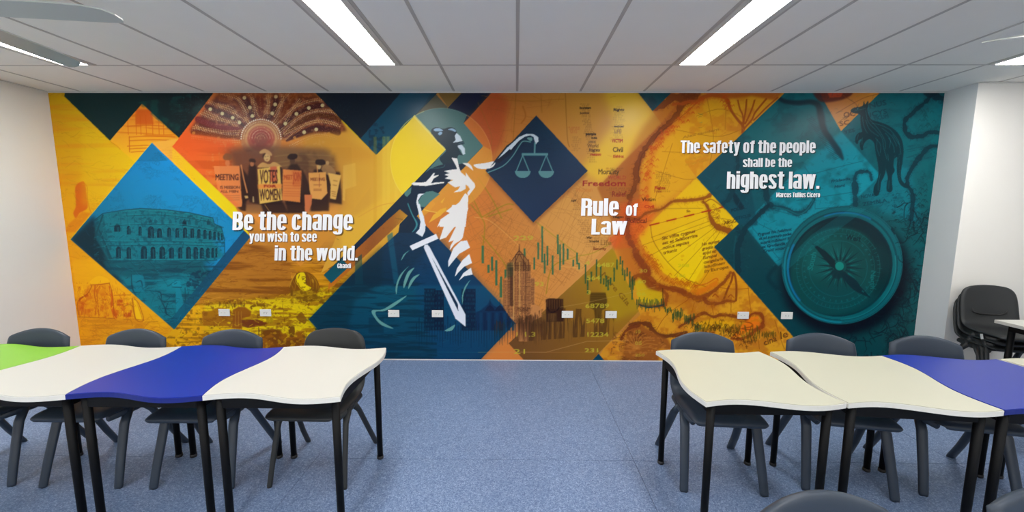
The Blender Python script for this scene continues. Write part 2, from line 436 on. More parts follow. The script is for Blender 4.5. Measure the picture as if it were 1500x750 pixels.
# lettering helpers: any small word from Blender's own font, heavy condensed letters built stroke by stroke
_tc = {}
def btris(s):
    if s in _tc: return _tc[s]
    cu = bpy.data.curves.new('t', 'FONT'); cu.body = s; cu.size = 1; cu.resolution_u = 2; cu.fill_mode = 'FRONT'
    ob = bpy.data.objects.new('t', cu); C.objects.link(ob)
    dg = bpy.context.evaluated_depsgraph_get(); me = ob.evaluated_get(dg).to_mesh()
    me.calc_loop_triangles()
    vs = [v.co.xy.to_tuple() for v in me.vertices]
    tr = [[vs[i] for i in t.vertices] for t in me.loop_triangles]
    w = max([v[0] for v in vs] or [0]); ob.evaluated_get(dg).to_mesh_clear()
    bpy.data.objects.remove(ob); bpy.data.curves.remove(cu)
    _tc[s] = (tr, w); return _tc[s]
def word(s, x, y, h, col, a=1.0, w=None, ang=0, shear=0, bold=0):
    """s with its baseline start at (x, y), cap height h; w = total width in px"""
    tr, w0 = btris(s); k = h/.73; kx = (w/w0) if w else k
    c, sn = math.cos(math.radians(ang)), math.sin(math.radians(ang))
    fn = lambda p: (x+(p[0]*kx+p[1]*shear*k)*c+p[1]*k*sn, y+(p[0]*kx+p[1]*shear*k)*sn-p[1]*k*c)
    allp = [fn(p) for t in tr for p in t]
    if not allp: return
    P = np.array([cc(p) for p in allp]); pad = 2
    x0, x1, y0, y1 = clipbox(P[:, 0].min()-pad, P[:, 0].max()+pad, P[:, 1].min()-pad, P[:, 1].max()+pad)
    if x1 <= x0 or y1 <= y0: return
    m = np.zeros((y1-y0, x1-x0), np.float32)
    for i in range(0, len(P), 3):
        T = P[i:i+3]; u0, u1 = max(int(T[:, 0].min()), x0), min(int(T[:, 0].max())+2, x1); v0, v1 = max(int(T[:, 1].min()), y0), min(int(T[:, 1].max())+2, y1)
        if u1 <= u0 or v1 <= v0: continue
        xx = (np.arange(u0, u1)+.5)[None, :]; yy = (np.arange(v0, v1)+.5)[:, None]
        ar = (T[1, 0]-T[0, 0])*(T[2, 1]-T[0, 1])-(T[2, 0]-T[0, 0])*(T[1, 1]-T[0, 1])
        if abs(ar) < 1e-6: continue
        sg = 1 if ar > 0 else -1; ok = None
        for j in range(3):
            (ax, ay), (bx, by) = T[j], T[(j+1) % 3]
            e = sg*((bx-ax)*(yy-ay)-(by-ay)*(xx-ax)) > -.45*math.hypot(bx-ax, by-ay)-bold
            ok = e if ok is None else ok & e
        s_ = (slice(v0-y0, v1-y0), slice(u0-x0, u1-x0)); m[s_] = np.maximum(m[s_], ok)
    put(((slice(y0, y1), slice(x0, x1)), m), col, a)

def box(x0, y0, x1, y1): return [[(x0, y0), (x1, y0), (x1, y1), (x0, y1)]]
def ring(x0, y0, x1, y1, tx, ty, a0=0, a1=360, e=2.9, n=None):
    cx, cy, a, b = (x0+x1)/2, (y0+y1)/2, (x1-x0)/2, (y1-y0)/2
    n = n or max(4, int((a1-a0)/15)); out = []; pr = None
    for t in np.radians(np.linspace(a0, a1, n+1)):
        c, s = math.cos(t), math.sin(t)
        fx, fy = math.copysign(abs(c)**(2/e), c), math.copysign(abs(s)**(2/e), s)
        cur = ((cx+a*fx, cy+b*fy), (cx+max(a-tx, .001)*fx, cy+max(b-ty, .001)*fy))
        if pr: out.append([pr[0], cur[0], cur[1], pr[1]])
        pr = cur
    return out
T_, U_ = .185, .125       # thickness of uprights and of bars, cap height = 1
XH = .85
def _glyph(ch):
    w = .44; r = .3
    if ch == 'o': return ring(0, 0, w, XH, T_, U_), w
    if ch == 'O' or ch == 'Q': return ring(0, 0, .48, 1, T_+.01, U_+.01), .48
    if ch == 'n': return box(0, 0, T_, XH)+ring(0, XH-2*r, w, XH, T_, U_+.02, 0, 120)+box(w-T_, 0, w, XH-r), w
    if ch == 'h': return box(0, 0, T_, 1)+ring(0, XH-2*r, w, XH, T_, U_+.02, 0, 120)+box(w-T_, 0, w, XH-r), w
    if ch == 'u': return box(w-T_, 0, w, XH)+ring(0, 0, w, 2*r, T_, U_+.02, 180, 300)+box(0, r, T_, XH), w
    if ch == 'm':
        return _glyph('n')[0]+[[(x+w-T_, y) for x, y in p] for p in ring(0, XH-2*r, w, XH, T_, U_+.02, 0, 120)+box(w-T_, 0, w, XH-r)], 2*w-T_
    if ch == 'r': return box(0, 0, T_, XH)+[[(T_, XH-.2), (T_+.03, XH-.06), (T_+.15, XH+.01), (T_+.15, XH-.17), (T_+.04, XH-.2), (T_, XH-.28)]], .335
    if ch == 'b': return box(0, 0, T_, 1)+ring(0, 0, w, XH, T_, U_, -120, 120), w
    if ch == 'p': return box(0, -.2, T_, XH)+ring(0, 0, w, XH, T_, U_, -120, 120), w
    if ch == 'd': return box(w-T_, 0, w, 1)+ring(0, 0, w, XH, T_, U_, 60, 300), w
    if ch == 'g': return box(w-T_, -.05, w, XH)+ring(0, .08, w, XH, T_, U_, 60, 300)+ring(0, -.24, w, .2, T_, .11, 190, 360)+box(.02, -.1, .1, -.08), w
    if ch == 'c': return ring(0, 0, w, XH, T_, U_, 22, 338), w
    if ch == 'e': return ring(0, 0, w, XH, T_, U_, 0, 330)+box(.1, XH*.44, w, XH*.44+.1), w
    if ch == 'a': return box(w-T_, 0, w, XH-.2)+ring(0, XH-.44, w, XH, T_, U_, 0, 175)+ring(0, 0, w-.02, .46, T_, .11, 60, 300), w
    if ch == 's': return ring(0, XH-.46, .42, XH, T_-.02, U_, 5, 200)+ring(0, 0, .42, .46, T_-.02, U_, -175, 20)+[[(.02, XH-.3), (.17, XH-.23), (.4, .3), (.25, .22)]], .42
    if ch == 't': return box(.08, .08, .08+T_, 1)+box(0, XH-.13, .35, XH)+[[(.08, .1), (.14, 0), (.35, 0), (.35, .13), (.26, .14)]], .35
    if ch == 'f': return box(.07, 0, .07+T_, .85)+box(0, XH-.13, .33, XH)+[[(.07, .84), (.12, .97), (.33, 1), (.33, .87), (.255, .84)]], .33
    if ch == 'i': return box(0, 0, T_, XH-.02)+box(0, .895, T_, 1.03), T_
    if ch == 'l': return box(0, 0, T_, 1), T_
    if ch == 'w':
        o = []
        for dx in (0, .3):
            o += [[(dx, XH), (dx+.17, XH), (dx+.24, 0), (dx+.08, 0)], [(dx+.08, 0), (dx+.24, 0), (dx+.38, XH), (dx+.22, XH)]]
        return o, .68
    if ch == 'y': return [[(0, XH), (.18, XH), (.29, 0), (.14, 0)], [(.27, XH), (.44, XH), (.27, -.16), (.1, -.16)], [(.03, -.22), (.2, -.22), (.3, -.1), (.1, -.09), (.03, -.09)]], .44
    if ch == 'B': return box(0, 0, T_, 1)+ring(-.1, .48, .46, 1, T_+.01, U_, -95, 95)+ring(-.1, 0, .49, .56, T_+.01, U_, -95, 95), .48
    if ch == 'R': return box(0, 0, T_, 1)+ring(-.1, .44, .48, 1, T_+.01, U_, -95, 95)+box(.29, 0, .48, .52), .48
    if ch == 'T': return box(.12, 0, .12+T_, 1)+box(0, .86, .43, 1), .43
    if ch == 'L': return box(0, 0, T_+.01, 1)+box(0, 0, .38, .15), .38
    if ch == 'G': return ring(0, 0, .48, 1, T_+.01, U_, 22, 320)+box(.48-T_, 0, .48, .5)+box(.26, .4, .48, .52), .48
    if ch == 'C': return ring(0, 0, .48, 1, T_+.01, U_, 22, 338), .48
    if ch == 'M': return box(0, 0, .16, 1)+box(.46, 0, .62, 1)+[[(.02, 1), (.2, 1), (.37, .1), (.25, .1)], [(.42, 1), (.6, 1), (.37, .1), (.25, .1)]], .62
    if ch == '.': return box(0, 0, .16, .17), .16
    return [], .2
WORD_OF = []           # word number of every polygon of the last line set
def heavy(s, x0, x1, ybase, h, rise=0):
    """polygons of one line of heavy lettering spanning x0..x1 (px) on baseline ybase"""
    polys = []; x = 0; wi = 0; WORD_OF.clear()
    for ch in s:
        g, w = _glyph(ch)
        wi += ch == ' '; WORD_OF.extend([wi]*len(g))
        polys += [[(px+x+py*.03, py) for px, py in p] for p in g]; x += w+(.045 if ch != ' ' else .0)
    x -= .045; k = (x1-x0)/x
    return [[(x0+px*k, ybase+rise*(px*k/(x1-x0))-py*h) for px, py in p] for p in polys]
# ---- noise fields shared by the printed pictures
N_str = vnoise(190, 14, 1, 4)      # long strata
N_fib = vnoise(90, 7, 2, 3)
N_big = vnoise(120, 100, 3, 4)
N_mid = vnoise(34, 28, 4, 3)
N_sml = vnoise(11, 9, 5, 2)
N_ver = vnoise(9, 110, 6, 3)
def ridge(f, k): return 1-np.abs(((f*k) % 1)-.5)*2        # thin etched contour lines
def crack(f, *lv):
    o = np.zeros_like(f)
    for l in lv: o = np.maximum(o, 1-np.minimum(1, np.abs(f-l)*16))
    return o
N_jag = vnoise(46, 26, 14, 5); N_jag2 = vnoise(70, 40, 15, 5)
N_gate = np.clip((vnoise(60, 40, 16, 2)-.42)*6, 0, 1)
R_big = crack(N_jag2, .44, .56)*N_gate; R_mid = crack(N_jag, .4, .47, .54, .61)*(.35+.65*N_gate); R_str = ridge(N_str, 9)*(.5+.5*N_gate)
ALL = [(60, 125), (1400, 125), (1400, 540), (60, 540)]

poly(ALL, (190, 130, 60))
# ---- ground colours of the overlapping lozenges
poly([(60, 125), (460, 125), (460, 140), (560, 225), (560, 540), (60, 540)], grad2((206, 158, 8), (236, 208, 6), (226, 146, 16), (228, 166, 16), 70, 260, 150, 420))
tex([(60, 125), (330, 125), (330, 540), (60, 540)], N_str, .52, .75, (215, 140, 10), .6)
tex([(60, 240), (330, 240), (330, 540), (60, 540)], R_big, .86, .99, (160, 95, 10), .45)
tex([(60, 125), (330, 125), (330, 540), (60, 540)], R_str, .93, 1, (170, 115, 5), .35)
# reddish rock at far left
z = V(100, 200, 5.357)
poly(z((55, 400), (100, 355), (130, 365), (145, 470), (150, 560), (90, 600), (60, 640), (40, 600), (60, 540)), (206, 94, 26), .9, sm=True, soft=.5)
poly(z((0, 690), (110, 590), (180, 600), (60, 750), (-30, 750)), (206, 112, 30), .6, soft=1)
stroke(z((120, 360), (150, 400), (150, 470), (165, 560), (180, 600)), .9, (190, 95, 20), .7)
tex(z((40, 350), (160, 350), (160, 650), (30, 650)), R_mid, .7, 1, (230, 160, 40), .6)
poly([(70, 258), (90, 262), (88, 275), (70, 270)], (214, 130, 10), .6, soft=1.5)
LEFT_ = [(72, 136), (92, 136), (161, 206), (222, 263), (103, 351), (180, 420), (255, 483), (240, 530), (118, 530)]
scratches([(72, 136), (92, 136), (190, 231), (222, 210), (103, 350), (90, 330)], 150, 7, (150, 104, 8), .5, 5, 30, .45, 1)
scratches([(72, 136), (92, 136), (190, 231), (222, 210), (103, 350), (90, 330)], 30, 16, (206, 140, 10), .5, 2, 6, 1.0, 2)
scratches([(95, 330), (103, 351), (250, 483), (230, 530), (112, 530)], 190, 8, (176, 100, 16), .55, 8, 24, .5, 3)
scratches([(95, 340), (103, 351), (190, 430), (100, 430)], 60, 18, (206, 128, 10), .6, 4, 5, 1.1, 4)
# standing stones lower left
z = V(70, 380, 5.7714)
poly(z((200, 0), (400, 0), (720, 300), (720, 320), (540, 300), (240, 330)), (232, 168, 16), .8, soft=2)
poly(z((250, 350), (330, 250), (370, 215), (520, 190), (545, 300), (560, 480), (400, 490), (260, 480)), (224, 150, 20), 1, soft=.5)
poly(z((355, 190), (380, 165), (430, 140), (500, 160), (520, 195), (450, 205), (370, 215)), (236, 176, 20), 1, sm=True)
stroke(z((360, 215), (440, 212), (520, 200)), 1.4, (180, 80, 20), .9)
stroke(z((400, 215), (395, 300), (410, 380), (400, 470)), 1.6, (196, 90, 20), .9)
stroke(z((425, 220), (420, 330), (430, 470)), 1.2, (190, 85, 20), .7)
stroke(z((520, 230), (545, 320), (545, 400), (570, 490)), [2, 3, 5, 6], (206, 84, 24), .85)
poly(z((262, 330), (340, 285), (345, 310), (290, 330), (265, 360)), (176, 70, 26), .85)
poly(z((250, 360), (300, 340), (310, 470), (262, 480)), (196, 86, 22), .6, soft=1)
for r_ in [(585, 340, 632, 365), (585, 378, 640, 390), (640, 450, 705, 485)]:
    poly(z((r_[0], r_[1]), (r_[2], r_[1]), (r_[2], r_[3]), (r_[0], r_[3])), (186, 72, 22), .85, soft=.3)
stroke(z((560, 303), (700, 300)), 1.1, (190, 100, 20))
for a in [((715, 330), (720, 420), (740, 510)), ((735, 335), (770, 420), (800, 510)), ((745, 510), (815, 515)), ((640, 400), (690, 380), (715, 400)), ((640, 510), (700, 515), (715, 560)), ((820, 530), (930, 525))]:
    stroke(z(*a), 1.0, (178, 104, 16), .9)
poly(z((725, 340), (745, 345), (800, 510), (745, 505)), (240, 190, 20), .8)
poly(z((735, 560), (770, 545), (810, 565), (810, 590), (740, 585)), (204, 130, 30), .9, sm=True)
tex(z((240, 200), (720, 300), (1000, 600), (1060, 750), (280, 750), (250, 400)), R_mid, .8, 1, (186, 96, 16), .65)
tex(z((270, 480), (720, 500), (1060, 620), (1060, 750), (280, 750)), N_fib, .55, .7, (200, 120, 16), .55)
tex(z((330, 220), (560, 220), (560, 480), (280, 480)), N_mid, .58, .7, (200, 92, 20), .5)

scratches(z((250, 230), (560, 210), (700, 320), (720, 510), (260, 490)), 110, 5, (186, 78, 22), .7, 85, 22, .6, 5)
scratches(z((250, 230), (560, 210), (700, 320), (720, 510), (260, 490)), 60, 5, (240, 190, 40), .8, 80, 25, .7, 6)
scratches(z((270, 480), (900, 480), (1100, 640), (1060, 750), (280, 750)), 150, 6, (186, 104, 18), .7, 8, 30, .6, 7)
blotch(z((260, 350), (700, 320), (720, 500), (270, 490)), 40, 3, (196, 80, 26), .6, 8, 1.2)
for a in ([(262, 470), (250, 400), (262, 345), (340, 285), (372, 222)], [(520, 200), (548, 300), (560, 480)], [(715, 330), (745, 505), (810, 512), (770, 380), (735, 335)], [(260, 485), (400, 492), (560, 500)]):
    stroke(z(*a), 1.0, (166, 74, 20), .85)

# sand, pyramid and the old city under the first quotation
sand = [(320, 300), (560, 220), (640, 300), (520, 405), (452, 468), (520, 540), (205, 540), (253, 483)]
poly(sand, vgrad((300, (232, 164, 60)), (340, (200, 132, 42)), (400, (190, 126, 34)), (440, (206, 160, 24)), (460, (218, 184, 16)), (530, (206, 148, 22))))
poly([(250, 483), (300, 430), (300, 540), (200, 540)], (222, 160, 20), .8, soft=4)
pyr = [(367, 346), (398, 345), (434, 399), (434, 430), (340, 450), (285, 445)]
poly(pyr, (170, 108, 42), .75, soft=1)
tex([(330, 320), (540, 320), (540, 445), (270, 445)], N_str, .5, .64, (120, 68, 28), .75)
tex([(330, 320), (540, 320), (540, 445), (270, 445)], R_str, .86, 1, (100, 55, 24), .55)
tex([(420, 350), (540, 350), (470, 445), (430, 440)], N_fib, .5, .6, (228, 160, 40), .6)
poly([(300, 445), (400, 436), (480, 420), (505, 425), (452, 468), (470, 500), (400, 500), (300, 456)], (222, 196, 12), .85, soft=2)
tex([(285, 445), (505, 420), (452, 468), (500, 530), (205, 540), (262, 475)], N_fib, .52, .62, (150, 96, 20), .7)
tex([(285, 445), (505, 420), (452, 468), (500, 530), (205, 540), (262, 475)], N_sml, .62, .72, (110, 66, 24), .6)
z = V(280, 380, 5.7692)
for k in range(46):
    x = 235+rng.random()*220; y = 345+rng.random()*45
    stroke(z((x, y), (x+rng.normal(0, 2), y+10+rng.random()*22)), .7, (90, 60, 20), .8, sm=False)
poly(z((90, 440), (160, 436), (230, 405), (300, 415), (345, 440), (345, 565), (100, 555)), (156, 96, 32), .8, soft=.6)
poly(z((350, 430), (400, 400), (460, 405), (510, 440), (500, 480), (430, 500), (430, 590), (345, 580)), (138, 78, 32), .9, soft=.4)
poly(z((420, 510), (560, 505), (650, 545), (600, 560), (480, 580), (425, 560)), (112, 56, 34), .95, soft=.3)
for x in (375, 400, 425): stroke(z((x, 440), (x, 565)), .8, (206, 160, 60), .5, sm=False)
for k in range(24):
    x = 110+k*10; stroke(z((x, 435), (x, 550)), .6, (120, 70, 26), .35, sm=False)
poly(z((500, 400), (530, 380), (590, 375), (640, 395), (600, 398), (540, 400), (510, 425)), (120, 86, 20), .9, sm=True)
poly(z((515, 405), (600, 400), (600, 430), (520, 440)), (226, 204, 20), .9)
poly(z((630, 490), (685, 480), (690, 540), (640, 540)), (160, 130, 30), .8)
poly(z((596, 640), (610, 605), (650, 592), (705, 590), (760, 605), (775, 628), (800, 622), (822, 640), (870, 648), (884, 615), (930, 602), (958, 612), (975, 760), (590, 760)), (140, 82, 26), .9, soft=.4)
tex(z((590, 590), (980, 590), (980, 760), (590, 760)), N_jag, .5, .6, (96, 54, 24), .6)
tex(z((590, 590), (980, 590), (980, 760), (590, 760)), N_sml, .62, .72, (206, 160, 30), .6)
poly(z((820, 575), (850, 555), (875, 575), (870, 650), (835, 650)), (112, 72, 26), .9, sm=True)
poly(z((890, 495), (930, 445), (960, 480), (978, 510), (960, 545), (930, 530)), (128, 84, 24), .85, sm=True)
poly(z((780, 510), (800, 480), (790, 540)), (120, 80, 20), .8)
stroke(z((570, 575), (572, 650)), 1.2, (90, 70, 40), 1, sm=False)
tex(z((0, 560), (560, 575), (560, 720), (-60, 720)), R_mid, .78, 1, (150, 96, 16), .6)
tex(z((560, 350), (1000, 400), (1000, 620), (560, 620)), R_mid, .86, 1, (120, 92, 14), .55)
scratches([(330, 345), (400, 345), (520, 330), (545, 350), (500, 420), (440, 436), (290, 445)], 170, 9, (112, 62, 26), .7, 2, 7, .75, 11)
scratches([(330, 345), (400, 345), (520, 330), (545, 350), (500, 420), (440, 436), (290, 445)], 90, 8, (222, 156, 60), .5, 2, 7, .6, 12)
CITY = [(262, 478), (300, 440), (400, 434), (470, 420), (505, 420), (452, 468), (500, 520), (490, 530), (250, 530)]
scratches(CITY, 420, 4, (120, 76, 20), .75, 4, 40, .7, 13)
scratches(CITY, 260, 4, (236, 208, 30), .8, 4, 40, .7, 14)
blotch(CITY, 130, 3.2, (132, 82, 24), .7, 15, .6); blotch(CITY, 90, 2.4, (232, 200, 20), .8, 16, .6)
# stone head
poly(z((832, 235), (850, 180), (885, 120), (920, 108), (965, 104), (1020, 125), (1065, 175), (1086, 240), (1060, 300), (1100, 350), (1000, 345), (900, 330), (850, 315)), (124, 78, 24), 1, sm=True)
poly(z((860, 270), (1000, 250), (1090, 300), (1120, 360), (850, 340)), (206, 176, 20), .55, soft=1)
tex(z((840, 250), (1090, 240), (1120, 370), (840, 340)), N_sml, .48, .6, (110, 76, 20), .7)
poly(z((888, 150), (905, 120), (950, 110), (968, 150), (968, 205), (990, 225), (1015, 240), (985, 262), (950, 262), (925, 250), (905, 220)), (228, 202, 20), 1, sm=True)
for p in ((945, 160), (960, 195), (945, 232)): stroke(z((p[0]-8, p[1]), (p[0]+14, p[1]+4)), .9, (70, 44, 20), 1, sm=False)
stroke(z((885, 165), (885, 190), (900, 215)), .8, (226, 196, 30), 1)
stroke(z((832, 235), (850, 180), (885, 120)), .7, (214, 170, 60), .9)
poly(z((1020, 165), (1036, 175), (1036, 200), (1022, 190)), (190, 140, 40), .8, sm=True)

for a in ([(860, 180), (880, 220), (870, 280)], [(845, 210), (862, 250), (862, 300)], [(1000, 130), (1030, 180), (1030, 250)], [(1020, 135), (1055, 190), (1058, 260)], [(985, 120), (1005, 165), (1010, 220)], [(1040, 155), (1072, 220), (1070, 290)]):
    stroke(z(*a), .9, (176, 128, 36), .7)
for a in ([(935, 150), (955, 147), (968, 152)], [(940, 172), (950, 168)], [(962, 175), (972, 190), (960, 204)], [(935, 236), (965, 232)], [(905, 200), (920, 235), (950, 255)], [(915, 130), (905, 160)]):
    stroke(z(*a), 1.1, (92, 58, 22), .9)
scratches(z((850, 260), (1100, 250), (1130, 360), (840, 345)), 60, 4, (110, 74, 22), .8, 5, 30, .8, 17)
# small lozenge top left
poly([(208, 152), (161, 206), (190, 231), (222, 263), (290, 250), (262, 203)], vgrad((150, (228, 128, 40)), (180, (232, 148, 48)), (225, (236, 178, 40)), (250, (236, 200, 20))))
z = V(0, 100, 3.75)
poly(z((745, 225), (830, 225), (845, 310), (745, 310)), (206, 84, 34), .75, soft=.7)
for x in (700, 745, 770, 800, 835, 870, 895): stroke(z((x, 250+rng.random()*30), (x+5, 365)), [.8, 2.2, 1], (206, 88, 30), .75)
for y, x0, x1 in ((315, 700, 900), (375, 710, 960), (395, 710, 985), (425, 700, 960), (440, 710, 940), (458, 720, 860)):
    stroke(z((x0, y+3), ((x0+x1)/2, y-2), (x1, y+3)), 1.3, (200, 92, 30), .75)
stroke(z((710, 375), (712, 460)), 1.2, (196, 88, 28), .8)
tex(z((620, 230), (900, 230), (980, 400), (800, 480), (640, 430)), N_fib, .55, .66, (206, 100, 30), .5)
stroke(z((605, 402), (640, 425), (660, 445)), .8, (190, 96, 20), .7)
poly([(161, 206), (190, 231), (222, 263), (200, 300), (120, 300), (120, 180)], (232, 202, 6), .25, soft=4)

# dark panel top left
dk = [(98, 125), (94, 141), (161, 206), (208, 152), (263, 203), (253, 215), (330, 125)]
poly(dk[:5]+[(263, 203), (330, 128), (330, 125)], hgrad((95, (12, 52, 54)), (200, (10, 48, 50)), (300, (8, 40, 44))))
tex([(200, 150), (330, 130), (263, 203)], N_mid, .5, .7, (30, 84, 80), .5)
tex([(225, 160), (330, 130), (263, 203)], R_str, .8, 1, (60, 100, 96), .35)
for k in range(90):
    dot((262+rng.random()*55, 138+rng.random()*50), .5+rng.random()*.5, (70, 112, 106), .35) if True else 0
# yellow edge of the left strip repainted right of the panel corner
poly([(92, 125), (98, 125), (94, 141), (90, 141)], (196, 150, 20))

# ---- large lozenge with the rising sun
sun = [(322, 124), (458, 124), (480, 158), (551, 227), (548, 262), (500, 330), (440, 390), (395, 348), (345, 306), (252, 215)]
poly(sun, grad2((214, 108, 50), (206, 146, 58), (238, 96, 44), (222, 168, 62), 262, 520, 140, 205))
poly([(300, 262), (345, 306), (395, 348), (440, 390), (520, 320), (540, 250), (420, 270)], vgrad((250, (224, 150, 62)), (310, (226, 152, 70)), (350, (214, 146, 50)), (390, (200, 130, 40))), .75, soft=5)
poly([(450, 215), (551, 227), (600, 260), (610, 320), (520, 400), (460, 380), (500, 310)], hgrad((450, (200, 142, 58)), (540, (208, 152, 58)), (600, (230, 186, 64))), .8, soft=6)
tex([(252, 215), (300, 200), (340, 220), (340, 300)], N_str, .5, .62, (206, 84, 34), .6)
tex([(252, 215), (300, 200), (340, 220), (340, 300)], R_str, .85, 1, (196, 84, 30), .5)
z = V(260, 130, 5.0)
DK = (74, 36, 38)
poly(z((305, 25), (1000, 25), (1180, 200), (1240, 310), (1000, 330), (780, 370), (450, 370), (200, 330), (90, 310), (140, 230)), (96, 46, 40), .88, soft=2)
tex(z((305, 25), (1000, 25), (1180, 200), (1240, 310), (1000, 330), (780, 370), (450, 370), (200, 330), (90, 310), (140, 230)), N_sml, .5, .62, (190, 104, 62), .45, soft=2)
bands = [([(215, 130), (328, 181), (420, 220), (500, 285)], 46, DK, 1), ([(150, 225), (260, 268), (380, 292), (455, 290)], 64, (124, 42, 44), 0),
         ([(110, 320), (230, 335), (350, 352), (455, 348)], 40, (112, 54, 34), 2), ([(480, 45), (525, 130), (548, 200), (575, 245)], 56, DK, 1),
         ([(722, 40), (715, 112), (694, 180), (655, 235)], 58, DK, 1), ([(1120, 115), (1062, 122), (962, 141), (870, 184), (790, 255), (735, 320)], 58, DK, 1),
         ([(1185, 230), (1120, 205), (1030, 195), (930, 225), (850, 280), (770, 350)], 44, (96, 52, 36), 2), ([(1175, 320), (1108, 300), (1016, 290), (928, 318), (858, 350), (800, 380)], 62, DK, 1),
         ([(600, 55), (610, 120), (612, 210)], 70, (120, 50, 36), 2), ([(310, 75), (420, 110), (480, 200)], 50, (136, 66, 42), 2), ([(860, 50), (800, 130), (745, 230)], 60, (124, 60, 36), 2)]
for b, w, c, kd in bands:
    P = z(*b)
    stroke(P, [w/7, w/7.6, w/8, w/5*.24], c, .92, soft=.4)
    for s in (-1, 1):
        for off, sz, al, col in ((w/7.4+.5, .72, 1, (238, 196, 140)), (w/7.4+1.9, .8, .9, (206, 132, 66)), (w/7.4-1.3, .5, .8, (196, 150, 140)), (w/7.4+3.3, .66, .9, (236, 190, 130))):
            if sz == .8: stroke([tuple(v) for v in offset(P, s*off)][::6], .55, col, .6)
            else:
                for v in offset(P, s*off, 2.5): dot(v, sz, col, al)
    for v in offset(P, 0, 2.3):
        for q_ in (-1, 0, 1):
            dot((v[0]+rng.normal(0, .5), v[1]+q_*w/26+rng.normal(0, .5)), .42, (196, 128, 110) if kd != 2 else (220, 160, 90), .55)
for p in [(240, 150), (328, 182), (404, 212), (453, 247), (490, 66), (530, 137), (548, 200), (720, 58), (715, 115), (694, 180), (790, 255), (871, 184), (962, 140), (1062, 122), (928, 318), (1016, 298)]:
    dot(z(p)[0], 2.7, (226, 206, 150))
for p in [(858, 358), (1108, 328), (118, 325), (300, 362)]: dot(z(p)[0], 2.3, (222, 150, 70), .7)
for rx, ry, c in ((150, 145, (196, 130, 84)), (118, 112, (216, 160, 100)), (100, 94, (178, 74, 62)), (74, 68, (160, 66, 60)), (50, 44, (150, 80, 66))):
    poly([z((p[0], p[1]))[0] for p in ell((612, 366), rx, ry)], c, .8, soft=.8)
for rr, n, s_, c in ((146, 30, 1.1, (250, 236, 206)), (128, 34, .7, (244, 214, 160)), (110, 32, .6, (240, 190, 130)), (86, 28, .6, (232, 170, 120)), (66, 22, .7, (238, 180, 140)), (46, 16, .6, (226, 150, 110)), (28, 10, .5, (230, 170, 120))):
    for t in np.linspace(math.pi, 2*math.pi, n): dot(z((612+rr*math.cos(t), 366+rr*.97*math.sin(t)))[0], s_, c, .95)
poly(z((60, 335), (260, 350), (420, 385), (420, 470), (100, 470), (0, 400)), (236, 98, 44), .8, soft=4)
poly(z((930, 350), (1180, 330), (1420, 470), (1430, 560), (900, 560)), (214, 154, 58), .85, soft=5)
tex(sun[:3]+[(480, 260), (300, 260)], N_sml, .62, .8, (230, 180, 120), .25)
poly([(320, 128), (462, 128), (470, 142), (312, 142)], (190, 104, 44), .45, soft=3)

# women with placards
z = V(290, 210, 6.25)
poly(z((260, 60), (520, 10), (900, 40), (1180, 60), (1260, 200), (1320, 520), (1000, 620), (420, 620), (330, 500), (330, 250)), (106, 66, 54), .85, soft=5)
poly(z((680, 30), (1200, 60), (1270, 210), (1000, 260), (700, 220)), (136, 106, 66), .55, soft=3)
for y in (90, 150, 185): stroke(z((700, y+30), (900, y+10), (1250, y+25)), 1.2, (166, 136, 80), .5)
tex(z((340, 60), (1240, 80), (1280, 540), (390, 560)), N_mid, .5, .7, (70, 44, 40), .45, soft=5)
W_AREA = z((230, 40), (1400, 40), (1400, 610), (230, 610))
for pts in ([(455, 300), (470, 200), (500, 180), (535, 210), (560, 560), (470, 540)], [(390, 210), (460, 300), (480, 500), (400, 560)], [(570, 220), (600, 190), (720, 185), (770, 230), (770, 560), (560, 560)],
            [(820, 230), (850, 190), (910, 190), (940, 230), (960, 560), (800, 560)], [(950, 230), (1000, 330), (1050, 470), (1000, 520), (950, 500)], [(1060, 240), (1170, 230), (1200, 300), (1200, 620), (1030, 620)], [(1190, 260), (1300, 260), (1320, 560), (1200, 540)],
            [(560, 540), (780, 540), (830, 640), (600, 640)], [(800, 520), (990, 500), (980, 640), (820, 640)], [(340, 560), (440, 500), (440, 620), (390, 620)]):
    poly(z(*pts), (46, 32, 34), .86, soft=.9)
for c, r_, hc in (((270, 180), 22, (222, 128, 80)), ((495, 190), 18, (190, 120, 80)), ((632, 130), 30, (226, 186, 120)), ((865, 160), 24, (90, 64, 50)), ((1108, 215), 18, (206, 170, 110)), ((1185, 180), 16, (190, 150, 100))):
    poly([z(p)[0] for p in ell(c, r_, r_*1.25, 0, 20)], hc, .95, soft=.2)
poly(z((565, 75), (610, 50), (660, 75), (680, 110), (650, 110), (610, 90), (570, 95)), (206, 160, 104), .95, sm=True)
poly(z((600, 95), (620, 90), (600, 140), (640, 165), (610, 150), (590, 120)), (60, 40, 34), .8, sm=True)
for p in ((618, 122), (640, 118)): stroke(z((p[0]-5, p[1]), (p[0]+5, p[1])), .6, (60, 40, 36), 1, sm=False)
stroke(z((625, 148), (640, 146)), .6, (120, 50, 40), 1, sm=False)
poly(z((545, 215), (590, 175), (650, 190), (700, 170), (765, 210), (740, 215), (600, 222)), (220, 170, 100), .9, sm=True)
poly(z((820, 120), (850, 95), (905, 100), (905, 135), (860, 150), (825, 140)), (44, 30, 34), .95, sm=True)
poly(z((1075, 180), (1085, 150), (1150, 150), (1170, 185), (1130, 200), (1090, 195)), (44, 32, 34), .95, sm=True)
poly(z((230, 120), (260, 90), (310, 110), (300, 150), (240, 150)), (130, 84, 56), .8, sm=True)
poly(z((470, 165), (480, 140), (520, 145), (525, 175)), (60, 40, 38), .9, sm=True)
poly(z((1130, 240), (1175, 190), (1240, 230), (1260, 280), (1190, 290)), (170, 130, 84), .8, sm=True)
